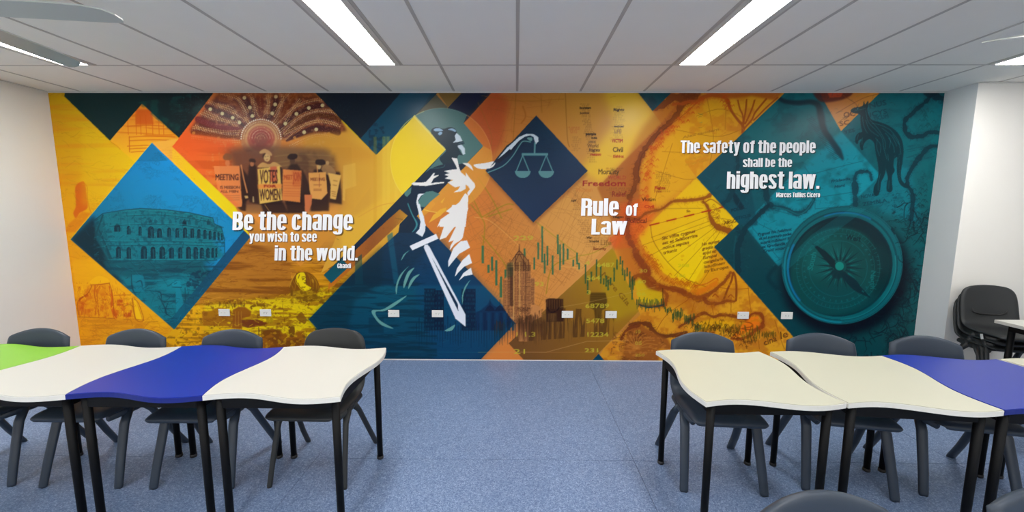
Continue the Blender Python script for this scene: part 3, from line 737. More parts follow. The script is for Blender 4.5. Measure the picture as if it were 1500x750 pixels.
stroke(z((395, 200), (420, 330), (450, 450)), 1.9, (224, 146, 90), .95, sm=False)
poly(z((425, 480), (455, 480), (462, 500), (435, 505)), (222, 180, 110), .9)
poly(z((500, 485), (512, 485), (515, 540), (500, 540)), (220, 190, 130), .8)
plac = [([(143, 208), (380, 205), (392, 430), (405, 545), (400, 580), (300, 590), (205, 500), (180, 420)], (240, 140, 78)), ([(545, 235), (750, 208), (770, 520), (565, 555)], (240, 196, 96)),
        ([(778, 237), (948, 250), (935, 540), (770, 520), (775, 400)], (236, 142, 72)), ([(1013, 270), (1170, 262), (1185, 455), (1130, 515), (1040, 505), (1020, 420)], (238, 170, 88)),
        ([(1190, 270), (1310, 292), (1262, 515), (1210, 505), (1215, 380)], (236, 186, 96)), ([(1330, 205), (1440, 180), (1450, 390), (1350, 420), (1345, 530), (1325, 520)], (228, 178, 82)), ([(975, 470), (1045, 470), (1040, 560), (1010, 630), (980, 620)], (214, 120, 74))]
for pts, c in plac: poly(z(*pts), c, .97, soft=.15)
poly(z((660, 215), (722, 210), (725, 350), (665, 355)), (206, 92, 66), .85, soft=.4)
poly(z((860, 245), (945, 255), (940, 400), (870, 400)), (206, 100, 50), .5, soft=1)
poly(z((548, 375), (768, 370), (768, 412), (550, 415)), (240, 150, 70), .9, soft=.3)
BK = (60, 32, 36)
word('MEETING', *z((158, 335))[0], 9, BK, .9, w=34, bold=.7)
word('IS MISSION', *z((200, 415))[0], 4.2, BK, .7, w=29)
word('ALL MEN', *z((205, 450))[0], 3.4, BK, .7, w=26)
for y in (480, 500, 520): stroke(z((250, y), (380, y-3)), .7, BK, .35, sm=False)
word('VOTES', *z((566, 366))[0], 21, BK, .9, w=26, bold=.6)
word('FOR', *z((600, 402))[0], 3.6, (150, 40, 34), .95, w=18, bold=.5)
word('WOMEN', *z((566, 520))[0], 17, BK, .95, w=30, ang=-1, bold=.5)
word('MEET', *z((785, 330))[0], 7, (170, 70, 40), .85, w=13, bold=.4); word('JOIN', *z((872, 345))[0], 14, (170, 66, 40), .8, w=11, bold=.4)
for y in (360, 385, 410, 440, 460, 480): stroke(z((785, y), (930, y+4)), 1.0, (190, 84, 50), .55, sm=False)
word('MEETING', *z((1028, 342))[0], 4.6, (120, 60, 40), .85, w=21, bold=.3)
stroke(z((1090, 200), (1095, 270), (1105, 400)), 1.4, (232, 160, 90), .9); stroke(z((1112, 280), (1112, 400)), .7, (130, 60, 40), .8)
for y in (380, 420, 432): stroke(z((1060, y), (1130, y)), .7, (110, 50, 36), .8, sm=False)
for y, x in ((340, 1240), (380, 1235), (440, 1225), (460, 1225), (480, 1228)): stroke(z((x, y), (x+35, y+6)), .9, (110, 60, 36), .7, sm=False)
poly(z((445, 560), (580, 560), (600, 640), (440, 640)), (150, 106, 64), .7, soft=1)
_sl, _m = pmask(W_AREA); _c = CV[_sl].copy()
for _k in range(3): _c[..., _k] = blur(_c[..., _k], 1)*.8+_c[..., _k]*.2
_r = (rng.random(_c.shape[:2])-.5).astype(np.float32)
CV[_sl] = (_c*(1+.0*_r[..., None]))*.94+np.array([.50, .30, .16], np.float32)*.06
# fade to gold at the right and below
poly([(505, 240), (560, 230), (600, 300), (560, 360), (480, 340), (508, 300)], (222, 170, 60), .55, soft=5)
poly([(320, 328), (345, 318), (400, 342), (480, 322), (500, 345), (440, 390), (380, 360)], (208, 140, 56), .6, soft=3)
stroke([(388, 300), (410, 330), (434, 352)], 1.0, (236, 180, 90), .5)
# yellow strip along the blue lozenge
poly([(222, 209), (252, 215), (345, 303), (352, 318), (367, 346)], grad2((238, 176, 60), (238, 206, 16), (238, 176, 60), (238, 214, 6), 235, 310, 200, 330))
poly([(222, 209), (262, 203), (252, 215), (252, 240)], (236, 172, 66))
tex([(222, 209), (262, 203), (252, 215), (300, 280)], R_str, .8, 1, (216, 130, 40), .5)
poly([(345, 303), (352, 318), (367, 346), (396, 346), (370, 318)], (196, 128, 54), .6, soft=1)
poly([(252, 215), (345, 304), (350, 300), (262, 212)], (238, 110, 54), .35, soft=1)

# ---- blue lozenge: amphitheatre
_snap = CV.copy()
bl = [(222.5, 209), (103, 351), (255, 483), (367, 347)]
poly(bl, grad2((0, 126, 186), (0, 148, 222), (0, 116, 146), (0, 136, 186), 150, 280, 210, 340))
poly([(222.5, 209.5), (246, 236), (200, 236)], (0, 96, 130), .45)
z = V(100, 300, 3.946)
poly(z((120, 260), (160, 120), (200, 55), (320, 28), (420, 20), (560, 28), (700, 45), (835, 75), (845, 108), (885, 130), (900, 200), (905, 300), (830, 330), (900, 420), (700, 620), (600, 720), (230, 420)), (6, 112, 126), 1)
poly(z((8, 200), (150, 60), (190, 200), (230, 330), (330, 470), (260, 440)), (10, 46, 56), .92, soft=3)
poly(z((200, 325), (500, 330), (860, 325), (800, 420), (700, 400), (500, 400), (350, 420), (240, 400)), (4, 84, 96), .85, soft=2)
poly(z((830, 200), (1060, 160), (940, 320), (830, 380), (780, 340), (905, 300)), (0, 136, 196), .75, soft=3)
poly(z((150, 90), (200, 50), (230, 200), (240, 320), (160, 200)), (6, 92, 104), .8, soft=1)
top = [(150, 90), (200, 50), (320, 30), (420, 21), (560, 28), (700, 45), (835, 75), (845, 110), (885, 130), (903, 200), (905, 300)]
stroke(z(*top), 1.2, (6, 62, 74), .8, sm=False)
stroke([(a, b+2) for a, b in z(*top[2:7])], 1.0, (30, 150, 158), .6, sm=False)
up = [(283, 110, 155, 36), (350, 120, 172, 22), (415, 125, 178, 18), (478, 123, 192, 36), (527, 135, 190, 28), (583, 130, 188, 22), (630, 133, 190, 22), (675, 130, 191, 24), (717, 135, 192, 22), (755, 140, 194, 19), (790, 143, 197, 18), (820, 148, 200, 16), (846, 153, 202, 14), (869, 158, 204, 12), (888, 163, 206, 9)]
lo = [(290, 240, 310, 28), (350, 243, 312, 26), (437, 238, 312, 36), (490, 241, 313, 28), (543, 241, 312, 33), (597, 243, 310, 28), (647, 245, 309, 24), (695, 241, 311, 28), (737, 243, 312, 26), (772, 246, 310, 22), (807, 248, 309, 20), (836, 248, 307, 16), (856, 250, 306, 11)]
for row in (up, lo):
    for x, y0, y1, w in row:
        h = w*.55
        arc = [(x-w/2, y1), (x-w/2, y0+h)]+[(x+w/2*math.cos(t), y0+h-h*math.sin(t)) for t in np.linspace(math.pi, 0, 8)]+[(x+w/2, y1)]
        poly(z(*[(a+3*(1 if a > x else 0), b-3) for a, b in arc]), (24, 138, 146), .5)
        poly(z(*arc), (6, 44, 58), .93)
        poly(z((x-w*.1, y0+h), (x+w*.28, y0+h*.9), (x+w*.28, y1), (x, y1)), (6, 84, 96), .75)
for x in (475, 590, 650, 700, 740, 810): poly(z((x-9, 95), (x, 82), (x+9, 95), (x+9, 116), (x-9, 116)), (6, 60, 72), .8 if x in (475, 810) else .4)
poly(z((660, 100), (672, 82), (684, 100), (684, 122), (660, 122)), (6, 40, 52), .95)
for a in ([(240, 120), (330, 112), (500, 108), (700, 118), (880, 150)], [(190, 205), (330, 210), (560, 205), (760, 212), (905, 214)], [(220, 232), (420, 228), (640, 226), (900, 236)], [(240, 322), (500, 318), (860, 316)], [(320, 60), (560, 55), (830, 95)]):
    stroke(z(*a), 1.1, (30, 142, 150), .55); stroke([(p[0], p[1]+1.2) for p in z(*a)], .9, (6, 58, 70), .7)
for x in range(300, 880, 40): stroke(z((x, 50+abs(x-430)*.05), (x+4, 110)), .8, (6, 76, 90), .55, sm=False)
for a in ([(200, 60), (150, 200)], [(180, 150), (250, 310)], [(215, 230), (240, 310)]): stroke(z(*a), 2.2, (8, 66, 78), .8)
tex(z((140, 90), (320, 30), (700, 40), (900, 130), (900, 320), (150, 320)), N_sml, .58, .72, (6, 70, 84), .55)
tex(bl, R_mid, .6, 1, (4, 72, 90), .3)
tex(z((150, 320), (900, 320), (1000, 330), (610, 720), (250, 430)), N_fib, .52, .64, (4, 62, 78), .65)
poly(z((520, 420), (700, 410), (760, 450), (700, 500), (560, 500), (500, 470)), (8, 130, 146), .6, soft=3)
poly(z((620, 480), (645, 480), (665, 560), (675, 650), (625, 660)), (10, 124, 144), .9)
poly(z((598, 460), (610, 440), (645, 440), (655, 462), (650, 475), (605, 475)), (10, 132, 152), 1)
stroke(z((600, 475), (655, 477)), 1.2, (4, 58, 74)); stroke(z((675, 480), (680, 640)), 1.6, (4, 66, 80), .7)
poly(z((368, 405), (430, 402), (445, 450), (440, 500), (380, 500)), (10, 116, 136), .8, soft=.5)
for a in ([(365, 400), (370, 480), (400, 540)], [(440, 420), (450, 480)], [(390, 450), (420, 440), (430, 480)], [(480, 500), (530, 505), (540, 550)], [(520, 520), (560, 600), (570, 640)], [(580, 560), (560, 620), (600, 650)], [(600, 580), (620, 640)], [(430, 520), (440, 570)], [(500, 520), (480, 570)], [(540, 640), (600, 690)]):
    stroke(z(*a), 2.2, (4, 60, 76), .75, taper=True)
tex(z((700, 380), (860, 380), (760, 500), (680, 470)), N_sml, .45, .6, (4, 50, 70), .7)
poly(z((560, 690), (610, 720), (650, 690), (640, 670)), (30, 50, 40), .6, soft=.6)
poly([(255, 483), (367, 347), (358, 337), (246, 473)], vgrad((340, (10, 70, 104)), (420, (6, 74, 100)), (480, (4, 92, 112))), .85)       # darker band along its lower right edge
stroke([(103, 350.5), (222.5, 208.5)], .5, (226, 206, 60), .7, sm=False)
for e in (((103, 351), (255, 483)),): stroke(list(e), .8, (206, 150, 60), .8, sm=False)

scratches(bl, 150, 7, (4, 84, 116), .5, 6, 30, .5, 21)
scratches(z((150, 90), (320, 30), (700, 40), (900, 130), (900, 320), (150, 320)), 200, 3.5, (6, 66, 80), .7, 80, 40, .6, 22)
scratches(z((150, 90), (320, 30), (700, 40), (900, 130), (900, 320), (150, 320)), 120, 3.5, (30, 146, 156), .6, 10, 40, .6, 23)
scratches(z((200, 325), (900, 325), (940, 330), (620, 700), (330, 460)), 240, 6, (4, 60, 76), .7, 8, 35, .8, 24)
scratches(z((200, 325), (900, 325), (940, 330), (620, 700), (330, 460)), 110, 5, (14, 132, 150), .5, 8, 35, .7, 25)
_sl, _m = pmask(bl); _in = CV[_sl].copy(); CV[:] = _snap; CV[_sl] = _in*_m[..., None]+CV[_sl]*(1-_m[..., None])
stroke([(103, 350.5), (222.5, 208.5)], .5, (226, 206, 60), .7, sm=False); stroke([(103, 351), (255, 483)], .6, (206, 150, 60), .7, sm=False)
# ---- dark panels top centre
poly([(448, 122), (551, 227), (644, 133), (634, 125), (660, 122)], (12, 42, 52))
poly([(528, 203), (551, 227), (644, 132), (655, 155), (690, 125), (597, 125)], (22, 76, 98))
tex([(540, 180), (570, 180), (560, 225), (540, 215)], N_sml, .5, .6, (10, 56, 76), .8)
for k in range(50): dot((478+rng.random()*34, 150+rng.random()*30), .4+rng.random()*.4, (50, 86, 92), .35)
# golden field behind the figure
poly([(551, 227), (607, 170), (653, 219), (510, 375), (470, 400), (500, 330), (546, 270)], hgrad((540, (214, 160, 60)), (570, (230, 188, 62)), (640, (236, 200, 58))))
poly([(500, 330), (560, 290), (600, 270), (520, 370), (500, 385)], (232, 184, 60), .6, soft=3)
for x in (547, 560, 566, 578): poly([(x, 200), (x+5, 200), (x+5, 330), (x, 330)], (206, 150, 40) if x % 2 else (240, 204, 80), .3, soft=.4)
stroke([(525, 318), (560, 300), (600, 296)], 1.2, (214, 150, 60), .6)
# brown triangle and navy strip at the ceiling
poly([(634, 125), (656, 157), (690, 125)], (126, 98, 50))
poly([(640, 125), (687, 125), (656, 158), (675, 180), (735, 125)], (12, 44, 68), .0)
poly([(656, 158), (687, 125), (730, 125), (679, 181), (664, 170)], (12, 40, 62))
poly([(634, 133), (656, 157), (650, 175), (607, 170), (620, 155)], (26, 62, 80), .6)

# ---- centre: street map
ctr = [(679, 181), (730, 125), (930, 125), (969, 181), (875, 275), (905, 345), (896, 364), (700, 560), (690, 440), (612, 330), (708, 214)]
poly(ctr, grad2((188, 102, 48), (206, 148, 60), (206, 126, 56), (214, 148, 78), 690, 850, 150, 330))
poly([(679, 181), (725, 130), (745, 150), (735, 210), (712, 235), (705, 214)], (184, 80, 44), .75, soft=4)
poly([(880, 125), (930, 125), (969, 181), (880, 270), (850, 250), (900, 180)], (236, 192, 54), .85, soft=6)
poly([(608, 330), (640, 300), (700, 250), (730, 290), (700, 350), (760, 420), (700, 420)], (216, 124, 54), .6, soft=5)
poly([(700, 525), (758, 470), (770, 505), (745, 503), (768, 527), (700, 540)], (212, 128, 62))
r2 = np.random.default_rng(3)
def streets(region, n, ang0, a, col=(150, 96, 50)):
    P = np.array(region); x0, y0 = P.min(0); x1, y1 = P.max(0); save = CV.copy()
    for k in range(n):
        x = x0+r2.random()*(x1-x0); y = y0+r2.random()*(y1-y0); t = math.radians(ang0+(90 if k % 2 else 0)+r2.normal(0, 9)); L = 12+r2.random()*30
        stroke([(x-L*math.cos(t), y-L*math.sin(t)), (x+r2.normal(0, 2), y+r2.normal(0, 2)), (x+L*math.cos(t), y+L*math.sin(t))], .45, col, a)
    sl, m = pmask(region); new = CV[sl]*m[..., None]+save[sl]*(1-m[..., None]); CV[:] = save; CV[sl] = new
streets([(720, 290), (780, 326), (850, 260), (900, 350), (760, 480), (700, 400)], 330, 28, .62, (160, 102, 50))
streets([(640, 300), (700, 260), (760, 330), (740, 430), (650, 380)], 120, 60, .5)
streets([(690, 180), (730, 140), (830, 140), (785, 170), (715, 245)], 60, 8, .4, (150, 84, 44))
for a, w in (([(756, 135), (752, 200), (748, 240)], 1.0), ([(828, 135), (831, 200), (834, 215)], 1.4), ([(700, 150), (720, 200), (712, 240)], .8), ([(705, 140), (760, 148), (826, 145)], .7), ([(792, 135), (794, 165)], .7)):
    stroke(a, w, (150, 100, 40), .65)
stroke([(766, 156), (770, 170), (764, 180)], 2.2, (170, 100, 40), .6)
for a in ([(690, 300), (706, 320), (710, 335), (705, 380)], [(706, 318), (740, 300), (752, 300)], [(690, 285), (706, 318)], [(706, 345), (735, 380), (745, 400)], [(785, 325), (830, 360), (845, 375), (810, 390), (800, 430)], [(712, 318), (750, 306)], [(845, 375), (870, 370), (905, 350)], [(700, 260), (720, 290), (735, 320)]):
    stroke(a, 1.7, (146, 130, 30), .65)
for a in ([(695, 318), (720, 325), (760, 360)], [(820, 390), (850, 392), (856, 385)]): stroke(a, .8, (230, 170, 90), .8)
stroke([(720, 250), (700, 262), (690, 285), (694, 300)], .8, (180, 130, 30), .8)
# brightening squares of the collage
poly([(785, 325), (830, 285), (905, 345), (850, 400), (800, 360)], (236, 190, 96), .22)

# brown lozenge bottom centre
br = [(896, 364), (960, 430), (867, 528), (768, 528), (745, 503)]
poly(br, grad2((140, 100, 50), (176, 136, 40), (112, 76, 44), (150, 104, 40), 760, 900, 390, 500))
poly([(896, 364), (940, 400), (960, 445), (900, 470), (880, 420)], (172, 140, 38), .8, soft=4)

# ---- antique map, right of centre
mp = [(969, 181), (985, 160), (956, 163), (990, 125), (1155, 125), (1020, 260), (1082, 328), (1046, 362), (1165, 497), (1140, 540), (867, 528), (960, 430), (896, 364), (905, 345), (875, 275)]
poly([(969, 181), (956, 163), (990, 125), (1160, 125), (1020, 260), (1082, 328), (1046, 362), (1175, 505), (1150, 540), (865, 540), (885, 510), (938, 461), (900, 368), (905, 345), (875, 275)],
     grad2((206, 128, 46), (228, 162, 40), (212, 146, 44), (220, 158, 40), 900, 1100, 180, 420))
tex(mp, N_mid, .45, .7, (196, 120, 40), .35)
poly([(875, 275), (969, 181), (985, 160), (1000, 150), (970, 200), (945, 220), (935, 250), (938, 300), (905, 345)], (166, 96, 50), .75, soft=1.5)
# inland tint lit yellow
poly([(1020, 260), (936, 344), (950, 385), (1010, 425), (1046, 362), (1082, 328)], grad2((228, 176, 40), (236, 194, 20), (230, 180, 30), (240, 204, 6), 940, 1040, 270, 400), .9, soft=.3)
poly([(1046, 362), (1000, 330), (960, 370), (1010, 420), (1030, 412), (1070, 390)], (240, 208, 6), .6, soft=3)
poly([(1046, 362), (1100, 425), (1010, 428), (1030, 405)], (220, 150, 34), .85, soft=1)
poly([(1005, 150), (1100, 140), (1060, 190), (1020, 260), (970, 300), (950, 300), (940, 240), (970, 200)], (226, 168, 40), .8, soft=3)
for a in ([(1020, 170), (1060, 160), (1110, 185)], [(1035, 140), (1045, 200), (1040, 240)], [(1064, 150), (1062, 190)], [(990, 190), (1050, 200), (1085, 190)], [(960, 250), (1000, 262), (1020, 262)], [(985, 210), (960, 290)], [(970, 222), (1030, 225)]):
    stroke(a, .7, (150, 96, 30), .75)
BR = (104, 54, 30)
stroke([(1010, 140), (960, 180), (930, 235), (925, 300), (915, 345), (925, 385), (950, 425), (1000, 440), (1030, 450), (1080, 425)], [16, 22, 22, 22, 22, 20, 20, 18, 14], (168, 92, 40), .5, soft=4)
blotch([(1000, 430), (1100, 425), (1165, 497), (1140, 540), (867, 528), (938, 461)], 60, 9, (196, 108, 36), .35, 41, .6)
tex([(960, 430), (1100, 425), (1165, 497), (1140, 540), (867, 528), (938, 461)], N_mid, .48, .62, (176, 98, 34), .45)
tex([(1020, 260), (970, 190), (1000, 140), (1150, 137)], N_mid, .5, .66, (206, 122, 36), .5)
z = V(830, 130, 4.6875)
coast(z((900, 30), (800, 100), (750, 185), (690, 250), (610, 320), (550, 400), (500, 480), (478, 560), (480, 640), (430, 750)), [9, 8, 7, 7, 5, 6, 7, 7, 9], BR, (158, 80, 38), seed=327)
stroke(z((900, 90), (780, 200), (640, 300), (590, 380), (520, 450), (495, 540), (500, 650)), 1.0, (90, 44, 26), .6, rough=.3)
z = V(1020, 130, 4.6875)
coast(z((-280, 130), (-200, 90), (-160, 60), (0, 60), (-100, 20)), 8, (110, 56, 36), (158, 80, 38), seed=330)
coast(z((-160, 110), (0, 80), (100, 45), (190, 60), (230, 110)), [3, 4, 5, 4], (186, 84, 34), (158, 80, 38), seed=331)
poly(z((-20, 20), (600, 20), (540, 80), (380, 50), (230, 70), (100, 35)), (176, 84, 40), .75, soft=1.5)
for a, w in (([(215, 80), (240, 150), (290, 220), (318, 250), (320, 300)], [5, 3.5, 4, 5]), ([(285, 80), (300, 140), (318, 180), (322, 230)], 2.2), ([(345, 75), (340, 140), (330, 200), (325, 240)], 2.4), ([(400, 80), (385, 130), (360, 190), (335, 240)], 2.4),
             ([(480, 70), (430, 130), (400, 170), (380, 215), (340, 260), (320, 290)], 2.6), ([(560, 60), (490, 120), (430, 180), (395, 215)], 2.2)):
    stroke(z(*a), w, (166, 84, 30), .95)
def hills(path, n, col, spread, sz, a=.8, seed=1):
    r = np.random.default_rng(seed); P = np.array(smooth(path, 8, False))
    for k in range(n):
        p = P[int(r.random()*len(P))]+r.normal(0, spread, 2); s = sz*(.6+r.random()*.7)
        stroke([(p[0]-s, p[1]+s*.7), (p[0], p[1]-s*.5), (p[0]+s*.8, p[1]+s*.6)], [.5, 1.1, .6], col, a)
stroke([(1040, 140), (1000, 172), (968, 205), (953, 235), (946, 300)], [5, 9, 9, 8, 8], (200, 90, 36), .45, soft=2.5)
hills([(1025, 148), (1000, 175), (970, 200), (955, 225), (948, 255), (946, 290)], 130, (196, 80, 34), 4.5, 2.6)
hills([(1060, 140), (1068, 155)], 18, (196, 80, 34), 4, 3)
poly([(905, 300), (950, 290), (962, 310), (940, 345), (912, 350)], (226, 92, 40), .7, soft=4)
poly([(890, 350), (910, 335), (935, 345), (930, 362), (900, 365)], (222, 88, 44), .7, soft=2)
z = V(820, 250, 5.0)
coast(z((520, 210), (500, 260), (500, 380), (500, 480), (540, 560), (570, 640), (620, 700), (650, 760)), [3, 4, 7, 9, 8, 9, 9], (128, 60, 40), (158, 80, 38), seed=347)
poly(z((400, 570), (480, 480), (560, 700), (640, 760), (500, 760)), (196, 108, 44), .5, soft=2)
stroke(z((560, 420), (540, 480), (590, 560), (640, 620), (720, 720)), 6, (196, 96, 36), .5, soft=2)
hills(z((580, 400), (540, 480), (590, 560), (640, 620), (700, 700)), 60, (186, 84, 34), 3.5, 2.6, .75, 4)
z = V(930, 280, 5.0)
coast(z((0, 470), (60, 530), (90, 600), (150, 680), (250, 715), (380, 745)), [8, 9, 7, 6, 4, 4], (128, 62, 36), (158, 80, 38), seed=352)
coast(z((-40, 200), (30, 200), (90, 160), (200, 128), (280, 75), (400, 68), (500, 55), (560, 20)), [3, 3.2, 3.6, 3.4, 4, 3.4, 4.5], (134, 70, 34), (158, 80, 38), seed=353)
stroke(z((90, 168), (200, 138), (280, 86), (400, 78), (490, 66)), .9, (190, 120, 50), .7)
coast(z((500, 75), (540, 130), (555, 200), (610, 262), (700, 292)), [3, 4, 5, 7, 8], (130, 66, 36), (158, 80, 38), seed=355)
stroke(z((520, 78), (560, 60), (610, 90), (660, 130)), 1.6, (150, 84, 36), .8)
stroke(z((60, 450), (150, 560), (220, 640), (330, 670), (440, 700)), 7, (206, 110, 36), .5, soft=2)
hills(z((80, 480), (150, 560), (220, 640), (330, 670), (440, 690)), 90, (178, 92, 28), 3, 3.0, .75, 6)
hills(z((580, 120), (600, 180), (640, 240), (700, 250)), 40, (150, 90, 30), 3, 2.4, .6, 8)
for a in ([(120, 340), (530, 185)], [(60, 395), (560, 215)], [(100, 480), (420, 300), (570, 240)], [(240, 520), (590, 262)], [(290, 620), (600, 290)], [(390, 660), (625, 295)], [(100, 130), (500, 125)], [(10, 240), (120, 215)], [(560, 190), (700, 210)], [(600, 130), (560, 160)], [(480, 680), (560, 560)]):
    stroke(z(*a), .65, (140, 92, 20), .8, sm=False)
stroke(z((115, 250), (130, 350), (180, 440), (240, 520), (310, 590), (390, 650), (520, 700)), .9, (136, 84, 20), .85)
stroke(z((115, 250), (640, 118)), .6, (150, 70, 30), .9, sm=False)
for x in (110, 235, 365, 492, 620):
    y = 250-(x-110)*.25; stroke(z((x, y), (x+66, y-16)), 2.3, (176, 58, 30), .95, sm=False)
INK = (108, 62, 20)
for i, s in enumerate(('Sic vifila cygnus', 'est et Salaborrina', 'novus septen', 'trionis')):
    word(s, *z((196+i*4, 358+i*35))[0], 4.6, INK, .85, w=(50, 53, 39, 20)[i], ang=-13, shear=.3)
for i, s in enumerate(('Ho europa', 'gradus in', 'et qui est', 'Europei', 'cungelaris', 'latudinem', 'in Europa')):
    word(s, *z((490+i*3, 400+i*33))[0], 4.4, INK, .8, w=(26, 22, 20, 20, 29, 31, 36)[i], ang=-11, shear=.3)
word('ARGONAVES', *z((655, 245))[0], 5.2, (96, 60, 26), .85, w=38, ang=-11)
word('Ea.', *z((380, 155))[0], 3.6, INK, .8, ang=-8)
z = V(920, 400, 5.768)
coast(z((130, 20), (175, 80), (230, 110), (310, 122), (420, 135), (500, 180), (590, 215), (650, 200), (720, 150), (800, 85), (850, 20), (870, -10)), [7, 7, 5, 4, 5, 8, 8, 5, 4, 3.5, 4], (126, 62, 34), (158, 80, 38), seed=374)
coast(z((640, 210), (690, 255), (790, 250), (840, 232), (905, 238)), [4, 5, 3.5, 3.5, 3], (126, 62, 34), (158, 80, 38), seed=375)
for a in ([(805, 235), (840, 140), (875, 60), (885, 0)], [(912, 232), (916, 120), (905, 30), (890, -5)]): stroke(z(*a), 3.2, (136, 70, 34), .95)
poly(z((520, 150), (640, 120), (760, 50), (760, 100), (640, 170), (590, 190)), (214, 106, 30), .7, soft=1.5)
stroke(z((560, 110), (660, 90), (740, 45), (760, 60)), 1.6, (196, 90, 30), .8)
for c in ((740, 190), (872, 195)): stroke(z((c[0]-25, c[1]+8), (c[0]-5, c[1]-12), (c[0]+8, c[1]-2), (c[0]+22, c[1]+12)), 1.5, (150, 70, 26), .9)
coast(z((30, 60), (90, 20), (150, 70), (180, 130), (290, 150), (330, 190), (315, 250), (300, 270), (200, 285), (90, 270)), [4, 5, 6, 5, 3, 4, 5, 3, 2, 2], (132, 70, 34), (158, 80, 38), seed=380)
poly(z((50, 80), (100, 40), (170, 130), (290, 165), (290, 240), (200, 270), (90, 240)), (206, 178, 34), .8, soft=1.2)
coast(z((10, 440), (90, 420), (180, 440), (210, 490), (280, 530), (420, 520), (500, 500)), [3, 4, 6, 5, 4, 5, 3], (74, 40, 34), (158, 80, 38), seed=382)
coast(z((430, 460), (520, 400), (640, 340), (720, 370), (800, 350), (900, 370), (960, 380)), [3, 4, 4, 3.5, 4, 4], (112, 52, 32), (158, 80, 38), seed=383)
coast(z((960, 375), (1010, 385), (1045, 345), (1110, 345), (1140, 380), (1135, 450), (1080, 480), (1040, 520), (940, 560), (870, 550)), [3, 3, 4, 5, 6, 5, 4, 4, 3], (122, 52, 30), (158, 80, 38), seed=384)
poly(z((560, 420), (700, 390), (900, 400), (900, 450), (700, 480), (580, 460)), (232, 178, 30), .75, soft=1.5)
poly(z((1040, 370), (1100, 360), (1120, 440), (1060, 470), (930, 540), (880, 540), (960, 440)), (232, 116, 30), .85, soft=1)
stroke(z((945, 410), (1030, 420), (1050, 450), (960, 470), (1060, 480)), 1.6, (150, 60, 28), .8)
poly(z((0, 450), (120, 440), (200, 500), (340, 560), (370, 640), (260, 640), (260, 750), (-60, 750)), (150, 86, 40), .9, soft=1.5)
coast(z((-60, 560), (0, 470), (100, 440)), 4, (96, 48, 34), (158, 80, 38), seed=389)
tex(z((-120, 480), (200, 490), (370, 640), (260, 750), (-160, 750)), R_mid, .5, 1, (84, 44, 30), .7)
tex(z((-120, 480), (200, 490), (370, 640), (260, 750), (-160, 750)), N_sml, .6, .7, (196, 120, 50), .6)
for k in range(11):
    t = math.pi*(1.05+k*.09); stroke(z((75, 640), (75+90*math.cos(t), 640+100*math.sin(t)), (75+180*math.cos(t+.15), 650+150*math.sin(t+.15))), 1.4, (196, 128, 56), .6)
for a in ([(1005, 0), (1022, 200), (1040, 330)], [(740, 120), (900, 135), (1020, 130)], [(1240, 400), (1290, 560), (1320, 640)], [(560, 250), (540, 330)], [(500, 230), (330, 350), (240, 480)], [(690, 380), (680, 450)], [(1100, 560), (1110, 640)], [(700, 240), (720, 340)], [(870, 200), (870, 330)]):
    stroke(z(*a), .7, (140, 66, 26), .85)
tex(z((440, 100), (1020, 60), (1380, 540), (920, 640), (440, 300)), N_sml, .6, .75, (190, 120, 26), .4)
for w_, p, an in (('cina', (1150, 615), -22), ('le', (1285, 560), -18)): word(w_, *z(p)[0], 9 if w_ == 'cina' else 11, (90, 50, 26), .9, w=20 if w_ == 'cina' else 12, ang=an, shear=.2)
word('Mare Gla', 880, 402, 7.5, (120, 84, 36), .8, w=60, ang=50)
for k in range(9):
    x = 975+k*12; y = 585+rng.normal(0, 18)
    stroke(z((x, y-14), (x+4, y+16)), 1.1, (90, 50, 26), .8, sm=False); stroke(z((x-7, y), (x+14, y-2)), .9, (90, 50, 26), .8, sm=False)
poly([(856, 540), (877, 518), (886, 529), (892, 540)], (12, 66, 88))

# teal corner at the ceiling
poly([(926, 125), (956, 163), (994, 125)], (14, 78, 88))
tex([(926, 125), (956, 163), (994, 125)], N_mid, .5, .7, (10, 56, 68), .6)

# word clouds
BLK = (58, 42, 30); RED = (166, 44, 36)
r3 = np.random.default_rng(11)
def bars(x0, x1, y0, y1, step, col=(90, 60, 36), a=.55):
    y = y0
    while y < y1:
        x = x0+r3.random()*6; e = x1-r3.random()*6
        while x < e:
            w = 3+r3.random()*9
            hgt = .9+r3.random()*1.0; xe = min(x+w, e)
            k = x
            while k < xe:
                stroke([(k, y), (k+.01, y+hgt)], .55, col, a*(.6+.4*r3.random()), sm=False); k += 1.25
            x += w+2
        y += step
z = V(830, 130, 4.6875)
bars(*[849, 866, 152, 172, 2.3][:5]); bars(853, 870, 174, 200, 2.6); bars(858, 876, 200, 238, 3.0, a=.4); bars(898, 916, 156, 180, 2.6, (120, 90, 60), .4); bars(896, 914, 182, 206, 3, a=.35)
for s, p, h_, c, w_ in (('human', (90, 137), 2.8, BLK, 16), ('justice', (92, 172), 3, (90, 60, 40), 13), ('people', (130, 318), 4.0, BLK, 15), ('vote', (168, 343), 3.4, BLK, 8), ('peace', (150, 370), 4, (130, 96, 60), 10), ('World', (143, 403), 5.2, (120, 84, 50), 16), ('Rights', (152, 430), 4.4, (86, 56, 40), 16), ('reason', (160, 458), 3.8, RED, 16),
                      ('Rights', (322, 152), 3.8, BLK, 15), ('LIFE', (328, 305), 6, (150, 110, 60), 10), ('VICTIM', (310, 368), 5, RED, 16), ('Civil', (316, 433), 7.2, BLK, 15), ('Ethics', (320, 472), 4, RED, 15), ('equal', (325, 264), 2.8, BLK, 14), ('Morality', (215, 586), 8, (84, 60, 34), 31),
                      ('WORLD', (285, 622), 5.6, (170, 70, 50), 26), ('Freedom', (105, 668), 8.6, (150, 36, 40), 64), ('Human', (65, 705), 6, (206, 130, 60), 24), ('Relief', (310, 740), 8, (140, 50, 40), 21)):
    word(s, *z(p)[0], h_, c, .88, w=w_, bold=.5 if s in ('Freedom', 'human', 'people') else 0)
